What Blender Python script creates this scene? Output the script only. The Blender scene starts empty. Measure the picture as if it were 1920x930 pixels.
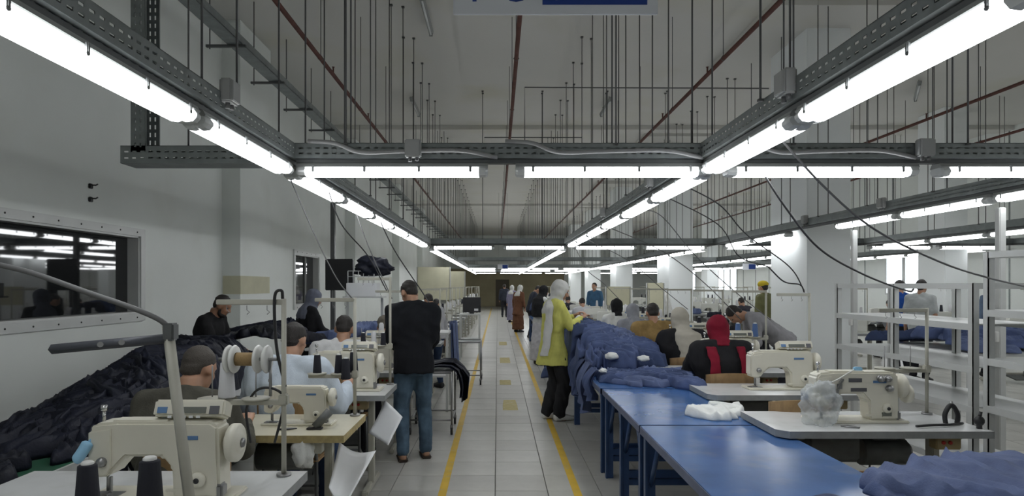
import bpy, bmesh, math, random
import numpy as np
from mathutils import Vector, Matrix, Euler

scene = bpy.context.scene
COL = scene.collection
R = math.radians
PI = math.pi

# ------------------------------------------------------------------ camera
# picture plane: f = 1200 px of 1920, the aisle vanishes at pixel (933, 535), eye height 1.65 m
FPX, VX, VY, EYE = 1200.0, 933.0, 535.0, 1.65
cam_d = bpy.data.cameras.new('camera')
cam_d.sensor_width = 36.0
cam_d.lens = 36.0 * FPX / 1920.0
cam_d.shift_x = (960 - VX) / 1920.0
cam_d.shift_y = (VY - 465) / 1920.0
cam_d.clip_start = 0.05
cam_d.clip_end = 200
cam = bpy.data.objects.new('camera', cam_d)
COL.objects.link(cam)
cam.location = (0, 0, EYE)
cam.rotation_euler = (R(90), 0, 0)
scene.camera = cam

# ------------------------------------------------------------------ world, exposure
LAMP = 10.5            # emission of the lit fluorescent diffusers
world = bpy.data.worlds.new('world')
scene.world = world
world.use_nodes = True
bg = world.node_tree.nodes['Background']
bg.inputs['Color'].default_value = (0.80, 0.88, 1.0, 1)
bg.inputs['Strength'].default_value = 3.0
scene.view_settings.view_transform = 'Standard'
scene.view_settings.look = 'None'
scene.view_settings.gamma = 1.0
scene.view_settings.use_curve_mapping = False
scene.view_settings.exposure = -0.03
scene.cycles.adaptive_threshold = 0.03
scene.cycles.max_bounces = 7
scene.cycles.diffuse_bounces = 5
scene.cycles.glossy_bounces = 3
scene.cycles.transmission_bounces = 3
scene.cycles.transparent_max_bounces = 6
scene.cycles.caustics_reflective = False
scene.cycles.caustics_refractive = False

# ------------------------------------------------------------------ materials
MATS = {}
def srgb(r, g, b):
    f = lambda c: (c / 12.92 if c <= 0.04045 else ((c + 0.055) / 1.055) ** 2.4)
    return (f(r / 255), f(g / 255), f(b / 255))

def mat(name, col, rough=0.5, metal=0.0, var=0.0, vscale=4.0, bump=0.0, bscale=60.0, spec=0.5,
        emit=0.0, ecol=None, alpha=1.0, trans=0.0, coat=0.0, stretch=None, wear=None, wscale=2.0, wamt=0.5):
    if name in MATS: return MATS[name]
    m = bpy.data.materials.new(name)
    m.use_nodes = True
    nt = m.node_tree
    p = nt.nodes['Principled BSDF']
    p.inputs['Base Color'].default_value = (*col, 1)
    p.inputs['Roughness'].default_value = rough
    p.inputs['Metallic'].default_value = metal
    p.inputs['Specular IOR Level'].default_value = spec
    if coat: p.inputs['Coat Weight'].default_value = coat
    if alpha < 1: p.inputs['Alpha'].default_value = alpha
    if trans: p.inputs['Transmission Weight'].default_value = trans
    if emit:
        p.inputs['Emission Color'].default_value = (*(ecol or col), 1)
        p.inputs['Emission Strength'].default_value = emit
    tc = None
    def coords():
        nonlocal tc
        if tc is None:
            t = nt.nodes.new('ShaderNodeTexCoord')
            if stretch:
                mp = nt.nodes.new('ShaderNodeMapping')
                mp.inputs['Scale'].default_value = stretch
                nt.links.new(t.outputs['Object'], mp.inputs['Vector'])
                tc = mp.outputs['Vector']
            else:
                tc = t.outputs['Object']
        return tc
    last = None
    if var > 0:
        n = nt.nodes.new('ShaderNodeTexNoise')
        n.inputs['Scale'].default_value = vscale
        n.inputs['Detail'].default_value = 5
        nt.links.new(coords(), n.inputs['Vector'])
        r = nt.nodes.new('ShaderNodeValToRGB')
        r.color_ramp.elements[0].position = 0.3
        r.color_ramp.elements[1].position = 0.7
        lo = tuple(max(0, c * (1 - var)) for c in col)
        hi = tuple(min(1, c * (1 + var)) for c in col)
        r.color_ramp.elements[0].color = (*lo, 1)
        r.color_ramp.elements[1].color = (*hi, 1)
        nt.links.new(n.outputs['Fac'], r.inputs['Fac'])
        last = r.outputs['Color']
    if wear:
        n = nt.nodes.new('ShaderNodeTexNoise')
        n.inputs['Scale'].default_value = wscale
        n.inputs['Detail'].default_value = 6
        nt.links.new(coords(), n.inputs['Vector'])
        r = nt.nodes.new('ShaderNodeValToRGB')
        r.color_ramp.elements[0].position = 0.55
        r.color_ramp.elements[1].position = 0.72
        r.color_ramp.elements[0].color = (0, 0, 0, 1)
        r.color_ramp.elements[1].color = (wamt, wamt, wamt, 1)
        nt.links.new(n.outputs['Fac'], r.inputs['Fac'])
        mx = nt.nodes.new('ShaderNodeMix')
        mx.data_type = 'RGBA'
        nt.links.new(r.outputs['Color'], mx.inputs['Factor'])
        if last: nt.links.new(last, mx.inputs['A'])
        else: mx.inputs['A'].default_value = (*col, 1)
        mx.inputs['B'].default_value = (*wear, 1)
        last = mx.outputs['Result']
    if last: nt.links.new(last, p.inputs['Base Color'])
    if bump > 0:
        n2 = nt.nodes.new('ShaderNodeTexNoise')
        n2.inputs['Scale'].default_value = bscale
        n2.inputs['Detail'].default_value = 4
        nt.links.new(coords(), n2.inputs['Vector'])
        b = nt.nodes.new('ShaderNodeBump')
        b.inputs['Strength'].default_value = bump
        b.inputs['Distance'].default_value = 0.01
        nt.links.new(n2.outputs['Fac'], b.inputs['Height'])
        nt.links.new(b.outputs['Normal'], p.inputs['Normal'])
    MATS[name] = m
    return m

M = {}
M['wall'] = mat('wall_paint', (0.73, 0.755, 0.73), 0.6, var=0.05, vscale=0.7, bump=0.05, bscale=20, wear=(0.6, 0.6, 0.55), wscale=1.3, wamt=0.25)
M['ceiling'] = mat('ceiling_paint', (0.58, 0.57, 0.54), 0.8, var=0.04, vscale=0.35, wear=(0.52, 0.50, 0.39), wscale=0.5, wamt=0.5)
M['column'] = mat('column_paint', (0.86, 0.89, 0.89), 0.5, var=0.02, vscale=0.8)
M['farwall'] = mat('far_wall_ochre', (0.36, 0.315, 0.20), 0.8, var=0.15, vscale=0.8)
M['screed'] = mat('grout', (0.20, 0.195, 0.18), 0.8)
M['tile'] = mat('terrazzo_tile', (0.49, 0.48, 0.445), 0.30, var=0.10, vscale=3.0, wear=(0.33, 0.32, 0.29), wscale=5, wamt=0.35)
M['tile_b'] = mat('terrazzo_tile_dull', (0.45, 0.44, 0.41), 0.34, var=0.10, vscale=3.0, wear=(0.31, 0.30, 0.27), wscale=5, wamt=0.35)
M['yellow_paint'] = mat('yellow_floor_paint', (0.62, 0.40, 0.035), 0.5, var=0.12, vscale=5, wear=(0.42, 0.38, 0.28), wscale=9, wamt=0.55)
M['yellow_faded'] = mat('faded_yellow_paint', (0.46, 0.38, 0.13), 0.5, var=0.12, vscale=14, wear=(0.47, 0.45, 0.40), wscale=14, wamt=0.7)
M['galv'] = mat('galvanised_steel', (0.23, 0.25, 0.25), 0.45, metal=0.55, var=0.14, vscale=9)
M['galv_dark'] = mat('dark_steel', (0.115, 0.12, 0.12), 0.5, metal=0.4, var=0.12, vscale=9)
M['rod'] = mat('threaded_rod', (0.10, 0.10, 0.10), 0.5, metal=0.5)
M['pipe_red'] = mat('rusty_red_pipe', (0.10, 0.035, 0.025), 0.6, var=0.25, vscale=8)
M['diffuser'] = mat('lit_diffuser', (1, 1, 1), 0.4, emit=LAMP, ecol=(0.95, 0.98, 1.0))
M['endcap'] = mat('clear_polycarbonate', (0.66, 0.68, 0.68), 0.25, var=0.05)
M['fix_grey'] = mat('fixture_housing', (0.30, 0.31, 0.30), 0.5)
M['clip'] = mat('fixture_clip', (0.25, 0.26, 0.26), 0.35, metal=0.7)
M['conduit'] = mat('grey_conduit', (0.28, 0.28, 0.28), 0.5)
M['jbox'] = mat('junction_box', (0.34, 0.345, 0.34), 0.5)
M['black_cable'] = mat('black_cable', (0.022, 0.022, 0.024), 0.5)
M['grey_cable'] = mat('grey_cable', (0.12, 0.12, 0.12), 0.5)
M['glass'] = mat('glass_before_dark_room', (0.012, 0.013, 0.014), 0.03, spec=1.0)  # near-black base stands in for the unlit room behind the pane
M['white_frame'] = mat('white_metal_frame', (0.58, 0.59, 0.58), 0.4, var=0.04)
M['rivet'] = mat('dark_rivet', (0.06, 0.06, 0.06), 0.4, metal=0.6)
M['dark_plastic'] = mat('black_plastic', (0.016, 0.016, 0.018), 0.45)
M['cream'] = mat('cream_enamel', (0.68, 0.655, 0.56), 0.38, var=0.04, vscale=6)
M['white_enamel'] = mat('white_enamel', (0.66, 0.66, 0.61), 0.35, var=0.03, vscale=6)
M['chrome'] = mat('chrome', (0.55, 0.55, 0.55), 0.2, metal=0.95)
M['steel'] = mat('worn_steel', (0.32, 0.32, 0.32), 0.35, metal=0.8)
M['table_white'] = mat('white_laminate', (0.66, 0.67, 0.67), 0.22, var=0.05, vscale=5, wear=(0.52, 0.52, 0.49), wscale=6, wamt=0.4)
M['table_cream'] = mat('cream_laminate', (0.62, 0.58, 0.45), 0.3, var=0.06, vscale=5)
M['edge_wood'] = mat('ply_edge', (0.40, 0.32, 0.15), 0.6, var=0.2, vscale=30)
M['edge_grey'] = mat('grey_edge_band', (0.27, 0.28, 0.28), 0.5, var=0.1, vscale=20)
M['leg_cream'] = mat('cream_steel_leg', (0.42, 0.41, 0.35), 0.45, var=0.08, vscale=8)
M['motor'] = mat('motor_grey', (0.10, 0.105, 0.10), 0.5, var=0.2, vscale=12)
M['blue_top'] = mat('blue_gloss_top', (0.055, 0.135, 0.34), 0.20, var=0.18, vscale=3.5, wear=(0.14, 0.20, 0.34), wscale=4, wamt=0.6)
M['blue_steel'] = mat('blue_painted_steel', (0.026, 0.062, 0.16), 0.4, var=0.15, vscale=8)
M['blue_edge'] = mat('blue_edge_band', (0.10, 0.12, 0.20), 0.45, var=0.2, vscale=9)
M['green_top'] = mat('green_table_felt', (0.022, 0.10, 0.055), 0.55, var=0.2, vscale=5, wear=(0.12, 0.17, 0.13), wscale=3, wamt=0.6)
M['navy'] = mat('navy_cloth', (0.006, 0.0075, 0.016), 0.55, var=0.35, vscale=9, bump=0.2, bscale=90, spec=.3)
M['navy_b'] = mat('navy_cloth_b', (0.010, 0.012, 0.024), 0.6, var=0.3, vscale=9, bump=0.2, bscale=90, spec=.3)
M['blue_cloth'] = mat('blue_cotton', (0.062, 0.090, 0.20), 0.8, var=0.18, vscale=8, bump=0.25, bscale=120)
M['blue_cloth_b'] = mat('blue_cotton_b', (0.098, 0.130, 0.25), 0.8, var=0.18, vscale=8, bump=0.25, bscale=120)
M['blue_cloth_c'] = mat('blue_cotton_c', (0.038, 0.060, 0.14), 0.8, var=0.18, vscale=8, bump=0.25, bscale=120)
M['white_cloth'] = mat('white_cotton', (0.72, 0.73, 0.71), 0.85, var=0.06, vscale=10, bump=0.2, bscale=100)
M['thread_navy'] = mat('navy_thread', (0.010, 0.011, 0.020), 0.75, bump=0.5, bscale=300, stretch=(1, 1, 12))
M['thread_white'] = mat('white_thread', (0.62, 0.62, 0.64), 0.75, bump=0.4, bscale=300, stretch=(1, 1, 12))
M['thread_blue'] = mat('blue_thread', (0.08, 0.15, 0.33), 0.75, bump=0.4, bscale=300, stretch=(1, 1, 12))
M['thread_brown'] = mat('brown_thread', (0.30, 0.20, 0.09), 0.75, bump=0.4, bscale=300)
M['wood_chair'] = mat('varnished_wood', (0.30, 0.19, 0.09), 0.4, var=0.25, vscale=9, stretch=(1, 8, 1))
M['white_rack'] = mat('white_powder_coat', (0.52, 0.53, 0.52), 0.45, var=0.05, vscale=4)
M['paper'] = mat('white_sheet', (0.68, 0.69, 0.70), 0.7, var=0.04, vscale=6)
M['lcd'] = mat('grey_lcd', (0.16, 0.17, 0.15), 0.2)
M['button'] = mat('dark_button', (0.10, 0.10, 0.11), 0.4)
M['badge_blue'] = mat('blue_badge_print', (0.10, 0.20, 0.38), 0.5)
M['sign_white'] = mat('sign_white', (0.66, 0.68, 0.72), 0.5)
M['sign_blue'] = mat('sign_blue', (0.012, 0.045, 0.24), 0.5)
M['red_button'] = mat('red_button', (0.45, 0.03, 0.02), 0.4)
M['green_button'] = mat('green_button', (0.03, 0.14, 0.06), 0.4)
M['ochre_box'] = mat('ochre_switch_box', (0.34, 0.26, 0.13), 0.5)
M['skin'] = mat('skin', (0.40, 0.22, 0.14), 0.5, var=0.06, vscale=12)
M['skin_b'] = mat('skin_tan', (0.32, 0.165, 0.10), 0.5, var=0.06, vscale=12)
M['hair'] = mat('dark_hair', (0.018, 0.014, 0.012), 0.6, bump=0.6, bscale=220)
M['hair_b'] = mat('greying_brown_hair', (0.055, 0.045, 0.036), 0.65, bump=0.6, bscale=220)
M['window_bright'] = mat('daylit_frosted_pane', (0.8, 0.85, 0.9), 0.4, emit=2.6, ecol=(0.88, 0.94, 1.0))
M['light_blue'] = mat('light_blue_foam', (0.28, 0.52, 0.72), 0.6)
M['whitish_plastic'] = mat('white_plastic', (0.68, 0.68, 0.66), 0.4)
M['card'] = mat('cardboard', (0.34, 0.22, 0.11), 0.8, var=0.1)
M['beige_paper'] = mat('beige_paper', (0.54, 0.52, 0.38), 0.75, var=0.06, vscale=4)
def cloth(name, col, var=0.15):
    return mat(name, col, 0.85, var=var, vscale=9, bump=0.2, bscale=130, spec=0.2)

# ------------------------------------------------------------------ mesh builder
class MB:
    def __init__(s): s.v = []; s.f = []; s.m = []; s.sm = []
    def add(s, vs, fs, mi=0, smooth=False, mtx=None):
        o = len(s.v)
        if mtx is not None: vs = [mtx @ Vector(q) for q in vs]
        s.v += [tuple(q) for q in vs]
        for f in fs:
            s.f.append([i + o for i in f]); s.m.append(mi); s.sm.append(smooth)
        return s
    def box(s, c, d, mi=0, rot=None, r=0.0, seg=2):
        mt = Matrix.Translation(c)
        if rot is not None: mt = mt @ Euler(rot).to_matrix().to_4x4()
        if r > 0:
            vs, fs = rbox(d[0], d[1], d[2], r, seg)
            return s.add(vs, fs, mi, False, mt)
        x, y, z = d[0] / 2, d[1] / 2, d[2] / 2
        vs = [(-x, -y, -z), (x, -y, -z), (x, y, -z), (-x, y, -z), (-x, -y, z), (x, -y, z), (x, y, z), (-x, y, z)]
        fs = [(0, 3, 2, 1), (4, 5, 6, 7), (0, 1, 5, 4), (1, 2, 6, 5), (2, 3, 7, 6), (3, 0, 4, 7)]
        return s.add(vs, fs, mi, False, mt)
    def bx(s, x0, x1, y0, y1, z0, z1, mi=0, r=0.0):
        return s.box(((x0 + x1) / 2, (y0 + y1) / 2, (z0 + z1) / 2), (abs(x1 - x0), abs(y1 - y0), abs(z1 - z0)), mi, None, r)
    def cyl(s, p0, p1, r0, r1=None, n=10, mi=0, smooth=True, caps=True):
        return s.tube([p0, p1], [r0, r0 if r1 is None else r1], n, mi, smooth, caps)
    def tube(s, pts, rad, n=8, mi=0, smooth=True, caps=True):
        pts = [Vector(p) for p in pts]
        if not hasattr(rad, '__len__'): rad = [rad] * len(pts)
        d0 = (pts[1] - pts[0]).normalized()
        up = Vector((0, 0, 1)) if abs(d0.z) < 0.9 else Vector((1, 0, 0))
        a = d0.cross(up).normalized()
        vs = []
        for i, p in enumerate(pts):
            if i == 0: d = pts[1] - pts[0]
            elif i == len(pts) - 1: d = pts[-1] - pts[-2]
            else: d = (pts[i + 1] - pts[i - 1])
            d.normalize()
            a = (a - d * a.dot(d)).normalized()
            b = d.cross(a)
            for k in range(n):
                t = 2 * PI * k / n
                vs.append(p + (a * math.cos(t) + b * math.sin(t)) * rad[i])
        o = len(s.v)
        fs = []
        for i in range(len(pts) - 1):
            for k in range(n):
                k2 = (k + 1) % n
                fs.append((i * n + k, i * n + k2, (i + 1) * n + k2, (i + 1) * n + k))
        s.add(vs, fs, mi, smooth)
        if caps:
            s.f.append([o + k for k in reversed(range(n))]); s.m.append(mi); s.sm.append(False)
            e = o + (len(pts) - 1) * n
            s.f.append([e + k for k in range(n)]); s.m.append(mi); s.sm.append(False)
        return s
    def lathe(s, prof, n=20, mi=0, mtx=None, smooth=True):
        vs = []; fs = []
        for (r, z) in prof:
            for k in range(n):
                t = 2 * PI * k / n
                vs.append((r * math.cos(t), r * math.sin(t), z))
        for i in range(len(prof) - 1):
            for k in range(n):
                k2 = (k + 1) % n
                fs.append((i * n + k, i * n + k2, (i + 1) * n + k2, (i + 1) * n + k))
        fs.append(tuple(reversed(range(n))))
        e = (len(prof) - 1) * n
        fs.append(tuple(e + k for k in range(n)))
        return s.add(vs, fs, mi, smooth, mtx)
    def ell(s, c, rad, mtx=None, nu=14, nv=9, mi=0):
        vs = [(0, 0, -1)]
        for j in range(1, nv):
            ph = -PI / 2 + PI * j / nv
            for k in range(nu):
                t = 2 * PI * k / nu
                vs.append((math.cos(ph) * math.cos(t), math.cos(ph) * math.sin(t), math.sin(ph)))
        vs.append((0, 0, 1))
        fs = []
        for k in range(nu): fs.append((0, 1 + (k + 1) % nu, 1 + k))
        for j in range(nv - 2):
            for k in range(nu):
                k2 = (k + 1) % nu
                a = 1 + j * nu
                fs.append((a + k, a + k2, a + nu + k2, a + nu + k))
        a = 1 + (nv - 2) * nu
        for k in range(nu): fs.append((a + k, a + (k + 1) % nu, len(vs) - 1))
        vs = [Vector((c[0] + q[0] * rad[0], c[1] + q[1] * rad[1], c[2] + q[2] * rad[2])) for q in vs]
        return s.add(vs, fs, mi, True, mtx)
    def prism(s, poly, y0, y1, mi=0, bevel=0.0, mtx=None, seg=2):
        """polygon in XZ extruded along Y"""
        bm = bmesh.new()
        a = [bm.verts.new((x, y0, z)) for x, z in poly]
        b = [bm.verts.new((x, y1, z)) for x, z in poly]
        n = len(poly)
        bm.faces.new(a); bm.faces.new(list(reversed(b)))
        for i in range(n):
            j = (i + 1) % n
            bm.faces.new((a[j], a[i], b[i], b[j]))
        bmesh.ops.recalc_face_normals(bm, faces=bm.faces)
        if bevel:
            bmesh.ops.bevel(bm, geom=bm.edges[:], offset=bevel, segments=seg, affect='EDGES', clamp_overlap=True)
        bm.verts.index_update()
        vs = [v.co.copy() for v in bm.verts]
        fs = [[v.index for v in f.verts] for f in bm.faces]
        bm.free()
        return s.add(vs, fs, mi, False, mtx)
    def loft(s, rings, n=16, mi=0):
        """rings: (center, axis_a, axis_b) with axis vectors already scaled"""
        o = len(s.v); vs = []; fs = []
        for c, a, b in rings:
            for k in range(n):
                t = 2 * PI * k / n
                vs.append(Vector(c) + Vector(a) * math.cos(t) + Vector(b) * math.sin(t))
        for i in range(len(rings) - 1):
            for k in range(n):
                k2 = (k + 1) % n
                fs.append((i * n + k, i * n + k2, (i + 1) * n + k2, (i + 1) * n + k))
        fs.append(tuple(reversed(range(n))))
        e = (len(rings) - 1) * n
        fs.append(tuple(e + k for k in range(n)))
        return s.add(vs, fs, mi, True)
    def mesh(s, name):
        me = bpy.data.meshes.new(name)
        me.from_pydata(s.v, [], s.f)
        me.polygons.foreach_set('material_index', s.m)
        me.polygons.foreach_set('use_smooth', s.sm)
        me.update()
        return me
    def build(s, name, mats, parent=None, loc=(0, 0, 0), rot=(0, 0, 0)):
        me = s.mesh(name)
        if not isinstance(mats, (list, tuple)): mats = [mats]
        for m in mats: me.materials.append(M[m] if isinstance(m, str) else m)
        return link(name, me, parent, loc, rot)

_rb = {}
def rbox(x, y, z, r, seg=2):
    k = (round(x, 4), round(y, 4), round(z, 4), round(r, 4), seg)
    if k not in _rb:
        bm = bmesh.new()
        bmesh.ops.create_cube(bm, size=1.0)
        for v in bm.verts: v.co = Vector((v.co.x * x, v.co.y * y, v.co.z * z))
        bmesh.ops.bevel(bm, geom=bm.edges[:], offset=min(r, x / 2.05, y / 2.05, z / 2.05), segments=seg, affect='EDGES')
        bm.verts.index_update()
        _rb[k] = ([v.co.copy() for v in bm.verts], [[v.index for v in f.verts] for f in bm.faces])
        bm.free()
    return _rb[k]

def link(name, data, parent=None, loc=(0, 0, 0), rot=(0, 0, 0)):
    o = bpy.data.objects.new(name, data)
    COL.objects.link(o)
    o.location = loc; o.rotation_euler = rot
    if parent is not None:
        o.parent = parent
        KIDS.setdefault(parent.name, []).append(o)
    return o
KIDS = {}
def thing(name, label, cat, loc=(0, 0, 0), rz=0.0, group=None, rot=None):
    o = link(name, None, None, loc, rot if rot is not None else (0, 0, rz))
    o.empty_display_size = 0.05
    return tag(o, label, cat, group)
def tag(o, label, cat, group=None):
    o['label'] = label; o['category'] = cat
    if group: o['group'] = group
    elif 'group' in o: del o['group']
    return o
def struct(o, label=None):
    o['kind'] = 'structure'
    if label: o['label'] = label
    return o
def dup(o, loc=None, rot=None, label=None, cat=None, group=None, parent=None):
    c = o.copy(); COL.objects.link(c)
    c.parent = parent
    if parent is not None: KIDS.setdefault(parent.name, []).append(c)
    if loc is not None: c.location = loc
    if rot is not None: c.rotation_euler = rot
    if label: tag(c, label, cat or o['category'], group)
    for ch in KIDS.get(o.name, []): dup(ch, parent=c)
    return c

def bez(pts, n=10):
    """Catmull-Rom through the points"""
    P = [Vector(p) for p in pts]
    P = [P[0] * 2 - P[1]] + P + [P[-1] * 2 - P[-2]]
    out = []
    for i in range(1, len(P) - 2):
        a, b, c, d = P[i - 1:i + 3]
        for k in range(n):
            t = k / n
            out.append(0.5 * ((2 * b) + (c - a) * t + (2 * a - 5 * b + 4 * c - d) * t * t + (3 * b - a - 3 * c + d) * t ** 3))
    out.append(P[-2])
    return out
# ------------------------------------------------------------------ the hall
XL, XR, YB, YF, ZC = -4.05, 12.6, -4.0, 50.0, 5.55

fl = struct(MB().bx(XL - .2, XR + .2, YB, YF, -0.12, -0.012).build('floor', 'screed'))
# square tiles, the nearest ones singly
T = 0.42
near = []; far = []
for j in range(-9, 119):
    for i in range(-10, 30):
        x0 = -0.02 + i * T; y0 = 0.52 + j * T
        if x0 < XL or x0 + T > XR: continue
        y1 = y0 + T
        if y1 < 2.2 or y0 > YF - T: 
            if y0 > YF - T: continue
        px = VX + FPX * (x0 + T / 2) / max(y0, .3)
        vis = (-1.7 < x0 < 1.5) and 4.4 < y0 < 21
        (near if vis else far).append((x0, y0))
near.sort(key=lambda q: (abs(q[0] - 0.0) > 1.0, q[1]))
far += near[296:]; near = near[:296]
rnd = random.Random(4)
tm = [MB().box((0, 0, -0.006), (T - 0.006, T - 0.006, 0.012), 0, None, 0.0015, 1).mesh('floor_tile') for _ in range(2)]
tm[0].materials.append(M['tile']); tm[1].materials.append(M['tile_b'])
for (x, y) in near:
    link('tile', tm[rnd.random() < 0.3], fl, (x + T / 2, y + T / 2, rnd.uniform(-0.0006, 0.0006)))
mb = MB()
for (x, y) in far: mb.bx(x + .003, x + T - .003, y + .003, y + T - .003, -0.012, 0)
o = mb.build('tile_field', 'tile', fl); o['kind'] = 'stuff'

# painted aisle lines and the faded floor marks
for k, (x0, x1, lab) in enumerate([(-0.47, -0.405, 'left'), (0.60, 0.665, 'right')]):
    struct(MB().bx(x0, x1, 2.5, 46, 0.0008, 0.0022).build('trim_%d' % (k + 1), 'yellow_paint'),
           'yellow painted line along the %s side of the aisle' % lab)
n = 3
for (x, y, w, l, d) in [(0.17, 8.45, .20, .75, 0), (0.13, 10.6, .19, .55, 1), (0.16, 13.6, .22, 1.0, 2), (0.15, 17.6, .22, 1.1, 3)]:
    mbx = MB()
    if d == 0:
        mbx.add([(-w/2, 0, 0), (w/2, 0, 0), (w/2, l*.45, 0), (w*.42, l, 0), (-w*.42, l, 0), (-w/2, l*.45, 0)], [(0, 1, 2, 3, 4, 5)])
    else:
        mbx.add([(-w/2, 0, 0), (w/2, 0, 0), (w/2, l, 0), (-w/2, l, 0)], [(0, 1, 2, 3)])
    struct(mbx.build('trim_%d' % n, 'yellow_faded', None, (x, y, 0.0025)), 'faded yellow mark painted on the aisle floor')
    n += 1

# ceiling with its slab step, walls
ce = struct(MB().bx(XL - .2, XR + .2, YB, YF + .2, ZC, ZC + .2).build('ceiling', 'ceiling'))
MB().bx(XL, XR, 15.6, 16.0, ZC - .10, ZC).build('ceiling_beam', 'ceiling', ce)
MB().bx(XL, XR, 30.6, 31.0, ZC - .10, ZC).build('ceiling_beam', 'ceiling', ce)

# left wall with two window openings
W1 = (3.2, 7.22, 1.335, 2.20); W2 = (12.75, 14.45, 1.25, 2.28)
mb = MB()
def seg(y0, y1, z0, z1): mb.bx(XL - .25, XL, y0, y1, z0, z1)
seg(YB, W1[0], -.12, ZC); seg(W1[0], W1[1], -.12, W1[2]); seg(W1[0], W1[1], W1[3], ZC)
seg(W1[1], W2[0], -.12, ZC); seg(W2[0], W2[1], -.12, W2[2]); seg(W2[0], W2[1], W2[3], ZC); seg(W2[1], YF, -.12, ZC)
wl = struct(mb.build('wall_left', 'wall'))
for k, yb in enumerate((9.4, 17.0, 24.6, 32.2)):
    MB().bx(XL, -3.78, yb, yb + 1.26, 0, ZC).build('pilaster', 'wall', wl)
mb = MB()
wr = MB()
struct(wr.bx(XR, XR + .25, YB, YF, -.12, ZC).build('wall_right', 'wall'))
fw = struct(MB().bx(XL - .2, XR + .2, YF, YF + .25, -.12, ZC).build('wall_far', 'wall'))
MB().bx(XL, 5.2, YF - .06, YF, -.012, 2.95).build('ochre_panel', 'farwall', fw)
MB().bx(-0.15, 0.9, YF - .09, YF - .06, 0, 2.1).build('dark_doorway', mat('doorway_brown', (0.09, 0.075, 0.055), .7), fw)
struct(MB().bx(XL - .2, XR + .2, YB - .25, YB, -.12, ZC).build('wall_back', 'wall'))

# window frames and panes on the left wall
def wall_window(idx, W, label, mull=()):
    y0, y1, z0, z1 = W
    fr = thing('window_%d' % idx, label, 'window', (XL, (y0 + y1) / 2, z0)); fr['kind'] = 'structure'
    cy = (y0 + y1) / 2
    mb = MB(); w = .085; px = .03
    mb.bx(0, px, y0 - cy - w, y1 - cy + w, z1 - z0, z1 - z0 + w)
    mb.bx(0, px, y0 - cy - w, y1 - cy + w, -w, 0)
    mb.bx(0, px, y0 - cy - w, y0 - cy, 0, z1 - z0)
    mb.bx(0, px, y1 - cy, y1 - cy + w, 0, z1 - z0)
    mb.build('window_frame', 'white_frame', fr)
    mb = MB(); d = -.115; t = .02
    mb.bx(d, 0.01, y1 - cy - t, y1 - cy, 0, z1 - z0); mb.bx(d, 0.01, y0 - cy, y0 - cy + t, 0, z1 - z0)
    mb.bx(d, 0.01, y0 - cy, y1 - cy, z1 - z0 - t, z1 - z0); mb.bx(d, 0.01, y0 - cy, y1 - cy, 0, t)
    mb.build('reveal', 'white_frame', fr)
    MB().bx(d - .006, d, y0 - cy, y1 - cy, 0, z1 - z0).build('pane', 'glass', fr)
    for m_ in mull:
        MB().bx(d - .004, d + .03, m_ - .025, m_ + .025, 0, z1 - z0).build('mullion', 'fix_grey', fr)
    rv = MB().lathe([(.009, 0), (.009, .004), (.005, .007), (.001, .008)], 8, 0, Matrix.Rotation(R(90), 4, 'Y')).mesh('rivet')
    rv.materials.append(M['rivet'])
    k = y0 - cy + .1
    while k < y1 - cy:
        link('rivet', rv, fr, (px, k, z1 - z0 + w / 2)); link('rivet', rv, fr, (px, k, -w / 2)); k += .32
    return fr
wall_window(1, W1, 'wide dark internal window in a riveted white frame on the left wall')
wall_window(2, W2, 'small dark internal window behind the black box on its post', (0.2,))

# daylit windows on the right wall
for k, yc in enumerate((19.3, 26.5, 35.0, 42.0)):
    t = thing('window_%d' % (k + 3), ['bright daylit window behind the white racks', 'bright daylit window in the right wall, second from the white racks', 'bright daylit window in the far part of the right wall',
              'farthest bright daylit window in the right wall'][k], 'window', (XR, yc, 1.35)); t['kind'] = 'structure'
    for s in (-1, 0, 1):
        MB().bx(-.03, -.02, s * .95 - .40, s * .95 + .40, 0.05, 1.25).build('pane', 'window_bright', t)
        fm = MB()
        for (a, b, c, d) in ((-.47, -.40, 0, 1.3), (.40, .47, 0, 1.3)): fm.bx(-.06, 0, s * .95 + a, s * .95 + b, c, d)
        fm.bx(-.06, 0, s * .95 - .40, s * .95 + .40, 0, .05); fm.bx(-.06, 0, s * .95 - .40, s * .95 + .40, 1.25, 1.3)
        fm.build('window_frame', 'white_frame', t)
# vertical panel strips of the right wall
wr_o = bpy.data.objects['wall_right']
sm_ = MB().bx(-.012, 0, -.02, .02, 0, ZC).mesh('panel_joint'); sm_.materials.append(M['galv'])
y = 8.0
while y < 40:
    link('panel_joint', sm_, wr_o, (XR, y, 0)); y += 1.55

# columns
for k, yb in enumerate((9.4, 17.0, 24.6, 32.2, 39.8)):
    lab = ['broad white rectangular column beside the white racks', 'white column second from the camera on the right', 'white column third from the camera on the right',
           'white column fourth from the camera on the right', 'farthest white column on the right'][k]
    c = struct(MB().box((4.87, yb + .63, ZC / 2), (.64, 1.26, ZC), 0, None, .012).build('column', 'column'), lab); c['category'] = 'column'
    MB().box((4.87, yb + .63, ZC - .06), (2.2, 2.8, .12), 0).build('drop_panel', 'ceiling', c)
for k, yb in enumerate((13.9, 21.5, 29.7)):
    c = struct(MB().box((10.0, yb + .5, ZC / 2), (.5, .9, ZC), 0, None, .012).build('column', 'column'),
               ['white column in the right-hand lines, nearest', 'white column in the right-hand lines, middle', 'white column in the right-hand lines, farthest'][k]); c['category'] = 'column'
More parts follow.
